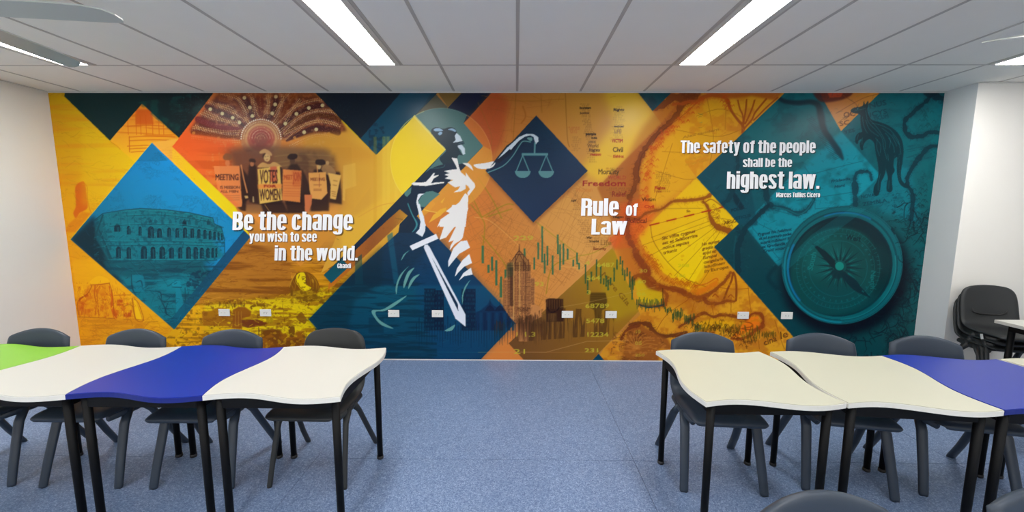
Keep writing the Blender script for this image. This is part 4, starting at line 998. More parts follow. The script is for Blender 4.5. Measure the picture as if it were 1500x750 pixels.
z = V(820, 250, 5.0)
for s, p, h_, c, w_ in (('Victim', (600, 222), 5.2, BLK, 20), ('Civil', (618, 273), 4, RED, 14), ('Political', (490, 383), 7.6, (100, 40, 36), 29), ('Rights', (695, 135), 4.4, RED, 15), ('Free', (690, 160), 4, (170, 96, 40), 11), ('NET', (86, 228), 3.2, BLK, 7), ('legal', (390, 345), 3, BLK, 15), ('War', (195, 497), 3, BLK, 8), ('World', (215, 525), 3.2, BLK, 14), ('Life', (295, 545), 8, (150, 104, 50), 16), ('Security', (245, 580), 3.6, (110, 50, 30), 19)):
    word(s, *z(p)[0], h_, c, .88, w=w_)
bars(838, 852, 276, 308, 3, a=.5); bars(855, 900, 348, 362, 3.2, a=.4); bars(960, 984, 252, 282, 2.8, a=.55); bars(846, 868, 322, 344, 3, a=.45); bars(832, 850, 186, 196, 2.6, RED, .5); bars(836, 852, 200, 222, 2.8, a=.35); bars(888, 914, 246, 250, 2.6, a=.5); bars(905, 945, 296, 345, 3.6, (170, 60, 36), .5); bars(888, 930, 275, 286, 3, a=.5)
for k in range(5):
    word(('Alex tandem', 'Hic partinet', 'novo mundi', 'Antigua quae', 'in hac tabula')[k], 1000+k*1, 205-6.4*k*0+(k*7.5 if k else -2)+ (8 if k else 0), 3.6, (196, 140, 40) if k > 1 else (150, 100, 40), .6, w=54-k*4, ang=-13, shear=.3)

# ---- teal map, right
_snap = CV.copy()
tl = [(1155, 125), (1020, 260), (1082, 328), (1046, 362), (1185, 520), (1170, 545), (1395, 545), (1395, 125)]
poly(tl, grad2((12, 96, 104), (18, 104, 112), (8, 62, 70), (10, 78, 80), 1100, 1380, 160, 480))
poly([(1100, 190), (1155, 135), (1225, 135), (1290, 260), (1190, 365), (1150, 395), (1060, 300), (1040, 270)], (14, 104, 116), .5, soft=3)
poly([(1046, 363), (1082, 330), (1092, 340), (1150, 400), (1190, 540), (1160, 500)], (8, 66, 74), .5, soft=2)
poly([(1232, 192), (1290, 257), (1230, 315), (1140, 390), (1094, 335), (1098, 320), (1200, 215)], (26, 142, 158), .88, soft=.3)
poly([(1155, 130), (1200, 135), (1235, 192), (1170, 250), (1100, 250), (1090, 195)], (36, 116, 122), .7, soft=2)
poly([(1020, 260), (1060, 222), (1092, 232), (1110, 330), (1082, 330)], (10, 76, 90), .75, soft=1)
poly([(1290, 257), (1330, 230), (1350, 330), (1290, 310), (1262, 285)], (22, 122, 138), .6, soft=4)
tex(tl, N_mid, .5, .72, (8, 70, 78), .35)
tex([(1300, 300), (1395, 300), (1395, 545), (1180, 545), (1200, 490)], R_mid, .62, .95, (4, 36, 44), .8)
tex([(1300, 130), (1395, 130), (1395, 545), (1310, 450)], R_big, .85, 1, (6, 50, 58), .6)
DT = (6, 42, 52)
z = V(1100, 120, 3.75)
for a, w in (([(140, 75), (180, 105), (260, 115), (330, 110), (370, 130), (385, 190), (400, 260), (440, 320), (480, 380), (505, 425)], [4, 6, 7, 7, 8, 10, 8, 8, 9, 3]),):
    stroke(z(*a), w, DT, .75, soft=1.0)
for k in range(30):
    t = k/29; x = 330+t*150; y = 200+t*220; stroke(z((x-20, y+8), (x+12, y-8)), .9, (8, 66, 78), .6, sm=False)
coast(z((1010, 60), (960, 110), (900, 160), (850, 210), (845, 260), (870, 295), (930, 300), (990, 275), (1050, 285)), [6, 5, 5, 5, 5, 5, 5, 4, 4], DT, (14, 74, 84), seed=454)
coast(z((960, 60), (1010, 80), (1055, 95), (1070, 130)), 7, (6, 34, 46), (14, 74, 84), seed=455)
coast(z((1030, 350), (980, 360), (940, 400), (900, 450), (865, 510), (860, 560), (890, 620), (885, 700), (880, 760)), [4, 5, 6, 5, 4.5, 5, 6, 5, 5], DT, (14, 74, 84), seed=456)
coast(z((640, 490), (600, 492), (570, 520), (572, 600), (575, 680)), [5, 5, 7, 7, 6], (8, 56, 68), (14, 74, 84), seed=457)
coast(z((660, 540), (655, 500), (630, 490)), 3, (8, 60, 72), (14, 74, 84), seed=458)
coast(z((-230, 745), (-150, 670), (-120, 640), (-95, 580), (-75, 480), (-80, 300)), [6, 6, 6, 5, 4, 3], (8, 60, 72), (14, 74, 84), seed=459)
coast(z((30, 745), (60, 710), (110, 685), (190, 695), (260, 722), (310, 700), (350, 640)), [4, 5, 5, 4, 5, 5, 3], (12, 66, 78), (14, 74, 84), seed=460)
stroke(z((34, 742), (110, 690), (190, 700), (260, 727), (308, 702), (345, 645)), 1.1, (40, 130, 138), .6)
coast(z((80, 590), (90, 650), (115, 685)), [7, 8, 5], (8, 58, 70), (14, 74, 84), seed=462)
poly(z((-90, 610), (-60, 650), (-40, 690), (-60, 700), (-95, 650)), (8, 50, 62), .8, sm=True, soft=.4)
z = V(1050, 300, 3.26)
coast(z((250, 0), (200, 50), (140, 110), (115, 160), (95, 230), (100, 330), (80, 370)), [5, 6, 6, 8, 10, 9, 6], (6, 48, 58), (14, 74, 84), seed=465)
stroke(z((92, 150), (82, 230), (85, 330)), 2.2, (30, 96, 104), .4)
coast(z((40, 130), (80, 100), (110, 130)), 5, (8, 56, 66), (14, 74, 84), seed=467)
for a in ([(260, 20), (400, 60)], [(200, 90), (400, 190)], [(170, 110), (300, 260)], [(150, 130), (220, 300), (250, 400)], [(120, 250), (150, 400)], [(420, -180), (460, -110), (470, 20)], [(200, -60), (470, -150), (700, -210)], [(380, -20), (650, -60)], [(470, 20), (660, 0)], [(140, 440), (300, 520)]):
    stroke(z(*a), .7, (8, 66, 80), .7)
for i, s in enumerate(('Pygmei hic habitant', 'et ad summum pedes', 'supra cubitum illi', 'ex Grotlandia ut', 'Crucii vocant')):
    word(s, *z((195+i*6, 148+i*20))[0], 4.2, (6, 52, 66), .85, w=(50, 48, 46, 42, 36)[i], ang=-9, shear=.3)
word('POLUS', *z((70, 35))[0], 4.6, (6, 50, 62), .8, w=20, ang=-16); word('ARCTICUS', *z((60, 78))[0], 4.2, (6, 50, 62), .6, w=32, ang=-12)
z = V(1100, 120, 3.75)
word('Frizlandia', *z((440, 552))[0], 3.8, (8, 64, 80), .9, w=28, ang=-8, shear=.3); word('Nord', *z((458, 582))[0], 3.8, (8, 64, 80), .9, w=15, ang=-8, shear=.3)
word('NOVA', *z((605, 640))[0], 5, (8, 60, 74), .85, w=20, ang=-8); word('ZEMBLA', *z((615, 682))[0], 5.4, (8, 60, 74), .85, w=36, ang=-10)
word('OCEANUS', *z((520, 196))[0], 6.4, (60, 46, 30), .0, w=60, ang=-18)
for k in range(60):
    x = 600+rng.random()*230; y = 600+rng.random()*130; stroke(z((x, y), (x+14, y-6)), .7, (8, 72, 86), .55, sm=False)
for k in range(26):
    x = 850+rng.random()*130; y = 350+rng.random()*90; stroke(z((x, y), (x+40, y-9)), .6, (8, 66, 78), .6, sm=False)
hills([(1335, 240), (1365, 200)], 0, DT, 4, 2)
hills([(1345, 285), (1355, 330), (1350, 400), (1345, 460)], 120, (6, 48, 56), 9, 3, .7, 12)
hills([(1350, 165), (1370, 185)], 26, (8, 62, 66), 6, 3, .5, 13)
hills([(1180, 235), (1220, 240)], 0, DT, 4, 2)
_sl, _m = pmask([(900, 250), (1020, 260), (1082, 328), (1046, 362), (1165, 497), (1145, 540), (880, 540), (880, 300)])
CV[_sl] = _snap[_sl]*_m[..., None]+CV[_sl]*(1-_m[..., None])
_sl, _m = pmask([(900, 120), (1160, 120), (1156, 130), (1021, 259), (900, 262)])
CV[_sl] = _snap[_sl]*_m[..., None]+CV[_sl]*(1-_m[..., None])
# copper coloured corner
poly([(1194, 125), (1232, 192), (1300, 125)], grad2((190, 104, 50), (214, 142, 52), (226, 160, 90), (206, 130, 46), 1200, 1280, 135, 190))
poly([(1192, 125), (1250, 125), (1246, 140), (1225, 148), (1200, 148)], (96, 40, 36), .85, sm=True, soft=.8)
poly([(1208, 125), (1240, 125), (1232, 142), (1215, 143)], (196, 76, 44), .9, soft=.5)
z = V(1220, 130, 4.1667)
for a in ([(60, 40), (150, 110), (70, 190)], [(20, 150), (180, 60), (290, 30)], [(30, 210), (150, 110)]): stroke(z(*a), .8, (130, 76, 36), .7)
for s, p, h_, w_, c in (('OC', (68, 178), 8, 17, (84, 54, 36)), ('SC', (42, 228), 6.6, 15, (84, 54, 36)), ('NUS', (222, 120), 8, 26, (8, 62, 74)), ('ICYS', (225, 172), 7, 26, (8, 62, 74)), ('YES', (70, 275), 5, 16, (8, 66, 78)), ('TICUM', (250, 195), 6, 22, (8, 66, 78))): word(s, *z(p)[0], h_, c, .8, w=w_, ang=-12)
# kangaroo
kg = [(110, 130), (130, 115), (165, 110), (183, 100), (190, 75), (198, 95), (215, 73), (217, 100), (210, 130), (222, 165), (240, 190), (290, 205), (340, 225), (390, 262), (420, 310), (432, 370), (428, 430), (420, 480), (416, 540), (435, 575), (465, 588), (472, 605), (440, 605), (408, 580), (393, 530), (390, 470), (393, 420), (375, 430), (370, 470), (378, 500), (362, 530), (362, 580), (364, 618), (345, 633), (328, 618), (330, 580), (335, 540), (325, 500), (318, 455), (322, 500), (310, 540), (295, 570), (290, 610), (280, 645), (262, 656), (248, 640), (250, 600), (270, 560), (278, 510), (275, 460), (265, 410), (258, 370), (250, 330), (225, 308), (200, 322), (185, 350), (186, 372), (172, 372), (164, 340), (175, 310), (158, 315), (150, 338), (137, 325), (140, 290), (160, 268), (178, 262), (172, 230), (168, 190), (168, 162), (150, 152), (130, 150), (112, 142)]
poly(z(*kg), (14, 54, 62), .95, sm=True)
LT = (70, 130, 136)
for a in ([(200, 130), (215, 200), (260, 250), (300, 300), (310, 360), (330, 430)], [(225, 190), (280, 250), (318, 320), (318, 370)], [(300, 240), (360, 290), (390, 350)], [(320, 270), (350, 310), (345, 360)], [(350, 250), (400, 320), (415, 400)], [(260, 300), (290, 340), (290, 390)], [(180, 170), (190, 230), (210, 270)], [(200, 190), (225, 250), (280, 290)], [(340, 300), (370, 350), (375, 390)], [(290, 520), (280, 560), (275, 620)], [(345, 560), (340, 610)], [(335, 400), (340, 440)], [(240, 210), (300, 225), (350, 250)], [(365, 280), (405, 340)], [(135, 130), (170, 128), (200, 118)], [(270, 310), (268, 360), (285, 410)], [(155, 280), (148, 310)], [(180, 300), (178, 340)]):
    stroke(z(*a), .6, LT, .6)
for k in range(14): dot(z((406+rng.normal(0, 2), 400+k*12))[0], .5, LT, .6)
dot(z((152, 122))[0], .9, LT)

# compass
z = V(1120, 290, 3.75)
co, fc = (427, 369), (402, 385)
def E(c, rx, ry, rot=0, **k): return [z(p)[0] for p in ell(c, rx, ry, rot, **k)]
poly(E((445, 425), 362, 330, -20), (3, 26, 34), .9, soft=7)
poly(E(co, 337, 322, -30), (6, 50, 60), 1)
poly(E(co, 330, 315, -30), (18, 96, 104), 1)
poly(E((424, 372), 312, 298, -30), (10, 72, 80), 1)
poly(E((422, 374), 304, 290, -30), (20, 100, 106), 1)
poly(E((418, 376), 290, 272, -30), (8, 56, 64), 1)
poly(E((412, 382), 276, 260, -30), (14, 84, 84), 1)
poly(E((470, 300), 230, 190, 35), (6, 44, 52), .75, soft=3)
poly(E((418, 376), 284, 268, -30), (5, 44, 50), .55)
poly(E((392, 400), 256, 230, -38), (14, 74, 74), .95, soft=2)
poly(z((560, 200), (690, 300), (690, 460), (560, 600), (600, 420)), (6, 50, 54), .6, soft=3)
poly(E((330, 330), 120, 100, -30), (26, 108, 106), .4, soft=5)
poly(E((430, 560), 200, 80, 0), (6, 72, 78), .5, soft=6)
poly(z((640, 250), (700, 330), (680, 420), (600, 380), (590, 290)), (8, 58, 62), .6, soft=3)
for rx in (230, 200, 160): stroke(E((405, 388), rx, rx*.95, -20), .6, (40, 124, 124), .55, sm=False)
stroke(E((427, 372), 322, 306, -30, a0=120, a1=230), 2.2, (40, 140, 160), .7, sm=False, soft=.4)
stroke(E((424, 372), 300, 282, -30, a0=170, a1=235), 3, (30, 120, 190), .6, sm=False, soft=.6)
stroke(E((424, 372), 306, 286, -30, a0=280, a1=330), 2, (30, 120, 190), .6, sm=False, soft=.5)
stroke(E((424, 374), 300, 290, -30, a0=20, a1=120), 1.6, (50, 136, 140), .6, sm=False)
stroke(E(co, 334, 319, -30), 1.3, (60, 140, 146), .55, sm=False)
stroke(E(co, 338, 323, -30, a0=20, a1=180), 1.6, (4, 36, 44), .9, sm=False)
for k in range(32):
    t = math.radians(k*11.25+5); L = 150 if k % 2 == 0 else 95
    if k % 2: continue
    ca, sa = math.cos(t), math.sin(t)*.93
    poly(z((412+38*ca-6*sa, 378+38*sa+6*ca), (412+L*ca, 378+L*sa), (412+38*ca+6*sa, 378+38*sa-6*ca)), (6, 50, 56), .9)
    t2 = t+math.radians(11); ca, sa = math.cos(t2), math.sin(t2)*.93
    poly(z((412+60*ca-4*sa, 378+60*sa+4*ca), (412+120*ca, 378+120*sa), (412+60*ca+4*sa, 378+60*sa-4*ca)), (40, 124, 120), .55)
poly(z((262, 250), (330, 290), (385, 350), (400, 400), (350, 360), (300, 300)), (10, 46, 52), .95, sm=True)
poly(z((430, 410), (500, 450), (530, 490), (580, 545), (560, 540), (490, 505), (440, 450)), (8, 48, 56), .95, sm=True)
poly(z((255, 245), (275, 262), (262, 252)), (10, 46, 52))
poly(E((402, 415), 36, 30), (8, 52, 58), .85, soft=.5)
poly(E((412, 374), 25, 25), (16, 128, 118), 1); stroke(E((412, 374), 25, 25), .8, (8, 64, 66), .8, sm=False)
word('West', *z((448, 228))[0], 8, (4, 44, 50), .98, w=21, ang=8)
word('South', *z((262, 400))[0], 8, (34, 122, 122), .85, w=27, ang=-77); word('North', *z((585, 400))[0], 7, (34, 122, 122), .6, w=26, ang=92)
for k in range(60):
    t = math.radians(k*6); a_, b_ = (216, 206)
    stroke(z((405+216*math.cos(t), 388+205*math.sin(t)), (405+(232 if k % 5 else 240)*math.cos(t), 388+(220 if k % 5 else 228)*math.sin(t))), .5, (44, 130, 130), .6, sm=False)
for k in range(36):
    t = math.radians(k*10+3)
    word('INXVS'[k % 5], *z((405+182*math.cos(t), 388+174*math.sin(t)))[0], 3.2, (38, 120, 120), .55, ang=math.degrees(t)+90)
poly(z((92, 372), (120, 340), (260, 200), (480, 50), (560, 60), (200, 330), (120, 400)), (40, 136, 146), .22)
stroke(z((60, 380), (20, 440), (70, 500)), 6, (4, 44, 54), .5, soft=2)

# ---- overall engraving grain of the two maps
MAPR = [(969, 181), (1000, 140), (1150, 137), (1022, 260), (1080, 328), (1048, 362), (1160, 497), (1130, 528), (890, 528), (955, 445), (905, 360), (905, 345), (935, 250)]
scratches(MAPR, 420, 4, (170, 100, 34), .45, -12, 50, .5, 31); scratches(MAPR, 160, 3, (240, 196, 70), .4, -12, 50, .5, 32)
blotch(MAPR, 120, 2.6, (196, 116, 34), .4, 33, .7)
TR = [(1160, 137), (1025, 260), (1082, 328), (1048, 362), (1165, 500), (1190, 480), (1150, 420), (1145, 370), (1180, 320), (1234, 302), (1300, 330), (1322, 390), (1290, 460), (1240, 480), (1180, 500), (1200, 530), (1338, 530), (1384, 137)]
scratches(TR, 700, 4, (6, 56, 66), .5, -14, 45, .55, 34); scratches(TR, 260, 3.5, (40, 136, 144), .32, -14, 45, .5, 35)
for k, (cx0, cy0, nn) in enumerate(((1340, 420, 46), (1310, 480, 46), (1345, 330, 26), (1260, 500, 30))):
    r_ = np.random.default_rng(60+k)
    for i in range(nn//2):
        x, y = cx0+r_.normal(0, 15), cy0+r_.normal(0, 22); t = r_.random()*math.pi
        pts_ = [(x, y)]
        for j in range(4): t += r_.normal(0, .5); x += 6*math.cos(t); y += 6*math.sin(t); pts_.append((min(x, 1372), y))
        stroke(pts_, [2.0, 1.4, .8], (4, 38, 46), .8)

# ---- circle behind the figure
def circ(a0=0, a1=360, k=1.0): return ell((646.5, 235), 74.5*k, 76.5*k, 0, 90, a0=a0, a1=a1)
def within(pts, col, a=1.0):
    A, B = pmask(pts), pmask(circ())
    full = np.zeros((CH, CW), np.float32); full[A[0]] = A[1]
    put((B[0], B[1]*full[B[0]]), col, a)
within([(607, 170), (640, 135), (700, 135), (679, 180), (708, 214), (612, 312), (640, 260), (653, 219)], (82, 120, 118))
within([(607, 170), (653, 219), (560, 316), (540, 300), (540, 240)], (240, 208, 54))
within([(679, 180), (740, 130), (760, 300), (612, 312), (708, 214)], (222, 140, 56), .5)
within([(708, 214), (760, 240), (700, 320), (612, 312)], (226, 160, 60), .6)
stroke([p for p in circ(90, 250)], .9, (244, 222, 100), .8, sm=False)
stroke([p for p in circ(230, 300)], .8, (120, 160, 150), .7, sm=False)
stroke([p for p in circ(300, 390)], .8, (232, 160, 90), .7, sm=False)
poly([(607, 168), (654, 219), (652, 221), (605, 171)], (240, 220, 110), .8)

# ---- dark strips and the big dark lozenge
poly([(653, 219), (664, 214), (708, 214), (609, 317), (597, 307), (485, 415), (474, 403), (517, 361), (560, 316)], (14, 46, 66))
within([(653, 219), (664, 200), (708, 214), (640, 284), (609, 317), (590, 290)], (82, 120, 118))
poly([(587, 304), (598, 315), (505, 403), (494, 413), (480, 425), (485, 400)], hgrad((485, (196, 114, 40)), (545, (150, 88, 46)), (575, (160, 100, 46)), (598, (196, 146, 50))))
poly([(485, 415), (474, 403), (500, 379), (512, 390)], (4, 84, 98))
tex([(587, 304), (598, 315), (494, 413), (480, 425)], R_mid, .8, 1, (130, 80, 40), .5)
big = [(610, 316), (758, 470), (701, 530), (700, 545), (520, 545), (452, 468), (517, 401)]
poly(big, vgrad((310, (10, 58, 84)), (416, (6, 56, 78)), (420, (2, 84, 106)), (470, (2, 74, 98)), (527, (2, 62, 88))))
poly([(452, 468), (517, 401), (560, 360), (560, 416), (520, 440), (500, 520)], (4, 50, 62), .55, soft=3)
poly([(640, 345), (758, 470), (700, 527), (640, 527), (600, 400)], (10, 70, 110), .55, soft=6)
tex([(452, 468), (517, 401), (640, 418), (640, 540), (500, 540)], N_fib, .52, .62, (2, 50, 66), .6)
tex([(517, 401), (610, 316), (640, 418), (500, 420)], R_str, .8, 1, (4, 44, 62), .5)
poly([(567, 345), (575, 340), (585, 416), (577, 416)], (20, 92, 118), .6, soft=.4)
scratches([(517, 401), (606, 322), (640, 350), (640, 416), (500, 418)], 130, 9, (4, 44, 64), .5, 4, 12, .6, 51)
scratches([(452, 468), (505, 420), (640, 420), (690, 460), (700, 520), (510, 527)], 200, 9, (2, 56, 74), .55, 2, 10, .6, 52)
scratches([(452, 468), (505, 420), (640, 420), (690, 460), (700, 520), (510, 527)], 70, 9, (14, 106, 128), .4, 2, 10, .6, 53)
poly([(520, 380), (530, 372), (532, 416), (520, 416)], (4, 70, 84), .5)
poly([(540, 465), (562, 465), (562, 488), (540, 488)], (2, 56, 74), .6, soft=.6)

# ---- candlestick chart
GR = (44, 106, 78)
z = V(550, 320, 3.41)
for x, y0, y1 in ((536, 135, 225), (565, 230, 272), (583, 190, 262), (604, 208, 335), (627, 290, 395), (650, 255, 300), (745, 150, 195), (793, 195, 255), (813, 120, 205), (833, 38, 220), (845, 175, 275), (859, 137, 235), (885, 185, 280), (911, 80, 178), (922, 130, 258), (939, 125, 230), (960, 150, 205), (988, 205, 240), (1007, 170, 230), (1017, 220, 255)):
    w = 6.2 if x < 660 else 4.6
    poly(z((x-w, y0), (x+w, y0), (x+w, y1), (x-w, y1)), GR, .82)
z = V(750, 320, 3.408)
for x, y0, y1 in ((367, 230, 325), (378, 290, 380), (396, 265, 315), (422, 205, 290), (443, 235, 325), (458, 300, 330), (470, 285, 340), (480, 305, 360), (492, 295, 330), (510, 245, 315), (524, 205, 255), (541, 188, 230), (552, 210, 283), (563, 255, 310), (575, 245, 290), (588, 265, 345), (600, 300, 405)):
    poly(z((x-4, y0), (x+4, y0), (x+4, y1), (x-4, y1)), (46, 88, 60), .82)
z = V(920, 400, 5.768)
GD = (48, 74, 48)
for x0, x1, ya, yb, n, L in ((15, 60, 20, 220, 6, 80), (65, 310, 200, 330, 26, 75), (310, 370, 285, 360, 9, 50), (370, 460, 290, 430, 16, 80), (470, 565, 340, 470, 16, 70), (560, 620, 420, 520, 10, 60), (620, 960, 410, 540, 60, 50), (960, 1120, 440, 600, 26, 60), (1130, 1250, 490, 570, 22, 50)):
    for k in range(n):
        x = x0+(x1-x0)*(k+.5)/n+rng.normal(0, 2); y = ya+(yb-ya-L)*rng.random(); l = L*(.5+rng.random()*.6)
        stroke(z((x, y), (x+(rng.normal(0, 6) if x0 > 600 else 0), y+l)), 1.1, GD if x0 < 600 else (96, 76, 30), .85, sm=False)
stroke(z((90, 262), (140, 285), (200, 290), (300, 268)), 1.8, (30, 60, 70), .8); stroke(z((292, 130), (296, 290)), 1.1, (70, 40, 30), .9)
hills([(1010, 480), (1060, 485), (1085, 492)], 70, (84, 46, 26), 7, 2.6, .75, 20)

# ---- skyline
z = V(550, 320, 3.41)
def tower(x0, x1, y0, y1, col, win, nx, ny, a=.9):
    poly(z((x0, y0), (x1, y0), (x1, y1), (x0, y1)), col, a)
    for i in range(nx):
        for j in range(ny):
            if rng.random() < .8:
                x = x0+(x1-x0)*(i+.25)/nx; y = y0+(y1-y0)*(j+.3)/ny
                poly(z((x, y), (x+(x1-x0)/nx*.45, y), (x+(x1-x0)/nx*.45, y+(y1-y0)/ny*.5), (x, y+(y1-y0)/ny*.5)), win, .8)
poly(z((500, 470), (530, 455), (560, 430), (572, 410), (590, 435), (620, 450), (660, 450), (700, 500), (640, 560), (500, 560)), (6, 40, 70), .6, soft=.5)
tower(243, 300, 350, 560, (4, 40, 58), (14, 78, 100), 7, 10, .75); tower(295, 342, 358, 560, (4, 34, 52), (12, 66, 88), 3, 8, .75)
tower(430, 500, 352, 560, (4, 34, 54), (12, 72, 96), 9, 10, .75)
for x in range(205, 700, 13):
    h = 30+rng.random()*60; stroke(z((x, 560-h*.8), (x, 600+rng.random()*55)), [1.4, 1.0, .5], (4, 40, 62), .65, sm=False)
for c in (572, 622): stroke(z((c, 405), (c, 440)), .8, (6, 40, 60), .9, sm=False); poly(z((c-26, 462), (c-14, 442), (c, 432), (c+14, 442), (c+26, 462)), (6, 36, 58), .8)
for k in range(9): poly(z((520+k*20, 470), (533+k*20, 470), (533+k*20, 560), (520+k*20, 560)), (6, 42, 70) if k % 2 else (10, 66, 96), .7)
z = V(720, 380, 5.0)
TN, TD = (206, 148, 88), (74, 46, 36)
poly(z((85, 170), (110, 120), (110, 60), (160, 30), (165, 0), (270, 0), (280, 50), (290, 130), (318, 140), (318, 330), (360, 350), (370, 420), (300, 450), (270, 600), (200, 600), (180, 470), (140, 430), (85, 350)), (196, 132, 78), .9)
z2 = V(550, 320, 3.41)
poly(z2((655, 235), (680, 212), (700, 178), (713, 160), (718, 130), (723, 160), (738, 178), (765, 210), (776, 238), (776, 262), (655, 262)), (150, 104, 60), .95)
for a in ([(718, 128), (718, 170)], [(680, 212), (718, 160), (762, 210)], [(690, 235), (718, 175), (750, 235)], [(660, 235), (775, 235)], [(700, 180), (738, 180)], [(672, 205), (672, 262)], [(765, 205), (765, 262)], [(700, 185), (700, 262)], [(740, 185), (740, 262)]):
    stroke(z2(*a), .9, (80, 44, 34), .95, sm=False)
cols = [(88, 120, 150, 380), (122, 160, 60, 420), (165, 205, 20, 470), (208, 250, 10, 470), (252, 288, 50, 440), (290, 316, 140, 330)]
for x0, x1, y0, y1 in cols:
    n = int((x1-x0)/8.5); m = int((y1-y0)/9.5)
    for i in range(n):
        stroke(z((x0+(x1-x0)*i/n, y0), (x0+(x1-x0)*i/n, y1)), .45, TD, .8, sm=False)
        for j in range(m):
            x = x0+(x1-x0)*(i+.2)/n; y = y0+(y1-y0)*(j+.3)/m
            poly(z((x, y), (x+4.6, y), (x+4.6, y+5.2), (x, y+5.2)), TD, .8 if rng.random() < .75 else .25)
for x in (122, 163, 250, 207): poly(z((x-4, 20), (x+3, 20), (x+3, 440), (x-4, 440)), TD if x in (122, 250) else (226, 176, 100), .55)
poly(z((133, 60), (160, 55), (160, 340), (133, 340)), (50, 32, 30), .6, soft=.5)
poly(z((110, 30), (155, 20), (155, 120), (110, 140)), (50, 72, 50), .45, soft=1)
tex(z((85, 350), (370, 350), (370, 480), (130, 480)), R_mid, .5, .9, (76, 46, 34), .8)
for k in range(60):
    x = 20+rng.random()*350; y = 440+rng.random()*40; stroke(z((x, y), (x, y+70+rng.random()*100)), [1, .8, .3], (76, 44, 34), .5, sm=False)
poly(z((398, 292), (430, 284), (525, 290), (528, 455), (400, 458)), (56, 36, 30), .92, soft=.3)
for k in range(7): stroke(z((408+k*18, 296), (408+k*18, 360)), 1.0, (130, 90, 50), .5, sm=False)
poly(z((415, 395), (478, 395), (478, 455), (415, 455)), (104, 74, 44), .9, soft=.4)
stroke(z((405, 350), (430, 385), (470, 380), (500, 350)), 1.6, (30, 20, 20), .8)
poly(z((722, 250), (730, 242), (835, 242), (848, 300), (838, 360), (810, 370), (800, 440), (760, 440), (750, 370), (715, 350)), (88, 66, 34), .82, soft=.6)
for k in range(7): stroke(z((728, 256+k*14), (838, 256+k*14)), .7, (60, 44, 26), .7, sm=False)
for k in range(190):
    x = 190+abs(rng.normal(0, 1))*190; y = 400+rng.random()*70; stroke(z((x, y), (x, y+60+rng.random()*90)), [.9, .6, .3], (70, 48, 34), .45, sm=False)
tex([(758, 470), (800, 450), (900, 455), (900, 490), (768, 500)], N_ver, .5, .62, (70, 46, 32), .6)
stroke([(700, 516), (800, 516), (860, 500), (920, 499)], .7, (206, 160, 100), .6, sm=False)
stroke([(550, 515), (700, 516)], .6, (40, 110, 130), .5, sm=False); stroke([(820, 450), (865, 442), (960, 420)], .7, (196, 160, 90), .55)
stroke([(800, 516), (960, 516)], .6, (190, 130, 70), .5, sm=False)
NY = (190, 178, 58)
for s, x, y, h_, w_, a in (('229', 752, 352, 7, 29, .85), ('93', 783, 419, 6.5, 13, .8), ('4', 857, 388, 6, 7, .8), ('6487', 874, 391, 6.5, 26, .9), ('564', 859, 410, 6.5, 20, .9), ('3', 859, 431, 6, 6, .85), ('68789', 857, 451, 6.5, 35, .85), ('5478', 858, 473, 6.5, 27, .85), ('12234', 858, 493, 6.5, 33, .85), ('231', 856, 516, 6, 20, .85), ('1.3', 766, 493, 7, 18, .7), ('1', 754, 493, 7, 4, .6), ('21', 752, 518, 7, 17, .9), ('30', 936, 399, 5, 12, .7), ('60', 934, 415, 5, 12, .8), ('06', 932, 433, 5, 14, .7), ('1.4', 1060, 470, 5, 10, .0), ('208', 993, 391, 4.5, 16, .6), ('186', 990, 406, 4.5, 14, .6), ('10', 930, 488, 5, 8, .6), ('05', 930, 505, 5, 10, .6), ('250', 930, 522, 4, 14, .6)):
    if a: word(s, x, y, h_, NY, a, w=w_)

# ---- upright navy lozenge with the scales
nv = [(785.5, 169), (861, 250), (781, 326), (711, 250)]
poly([(p[0]+1, p[1]+5) for p in nv], (120, 70, 40), .45, soft=2)
poly(nv, grad2((14, 48, 66), (20, 66, 92), (12, 58, 88), (8, 50, 80), 740, 840, 190, 300))
tex(nv, R_str, .85, 1, (6, 40, 62), .5)
poly([(770, 315), (781, 326), (808, 300), (812, 304), (785, 330), (781, 330), (705, 252), (711, 250)], (14, 60, 84), .0)

# ---- the figure of Justice
NAVY, WH, TE = (24, 46, 62), (238, 236, 234), (104, 158, 156)
z = V(560, 170, 4.6875)
hair = [(335, 115), (342, 88), (375, 76), (415, 88), (435, 84), (465, 76), (500, 88), (515, 118), (530, 135), (548, 165), (565, 190), (530, 200), (528, 225), (545, 258), (552, 270), (525, 268), (515, 290), (510, 330), (430, 332), (410, 322), (392, 290), (420, 260), (436, 230), (375, 168), (345, 130)]
poly(z(*hair), (36, 54, 66), 1, sm=True)
poly(z((352, 92), (385, 82), (418, 100), (395, 104), (365, 104)), (140, 178, 210), 1, sm=True); poly(z((382, 120), (402, 106), (412, 118), (395, 132)), (140, 178, 210), 1, sm=True); poly(z((452, 92), (480, 85), (505, 98), (502, 108), (478, 100)), (140, 178, 210), 1, sm=True)
body = [(430, 328), (380, 342), (330, 362), (270, 410), (200, 475), (160, 530), (0, 690), (0, 745), (120, 640), (175, 685), (120, 740), (110, 800), (215, 800), (235, 690), (300, 620), (455, 455), (575, 342), (560, 325), (520, 330), (510, 320)]
poly(z(*body), (20, 48, 66), 1)
poly(z((240, 600), (265, 555), (300, 520), (345, 515), (395, 535), (340, 580), (290, 626), (245, 620)), (84, 126, 124), 1)
poly(z((150, 525), (200, 488), (195, 530), (170, 555), (155, 545)), (84, 126, 124), 1)
poly(z((100, 665), (130, 635), (175, 685), (80, 775), (50, 750), (10, 750)), (196, 142, 50), 1) if False else None
stroke(z((340, 360), (415, 352), (430, 335)), 1.0, (84, 126, 124), .6)
poly(z((470, 345), (500, 345), (505, 372), (470, 372)), (20, 48, 66))
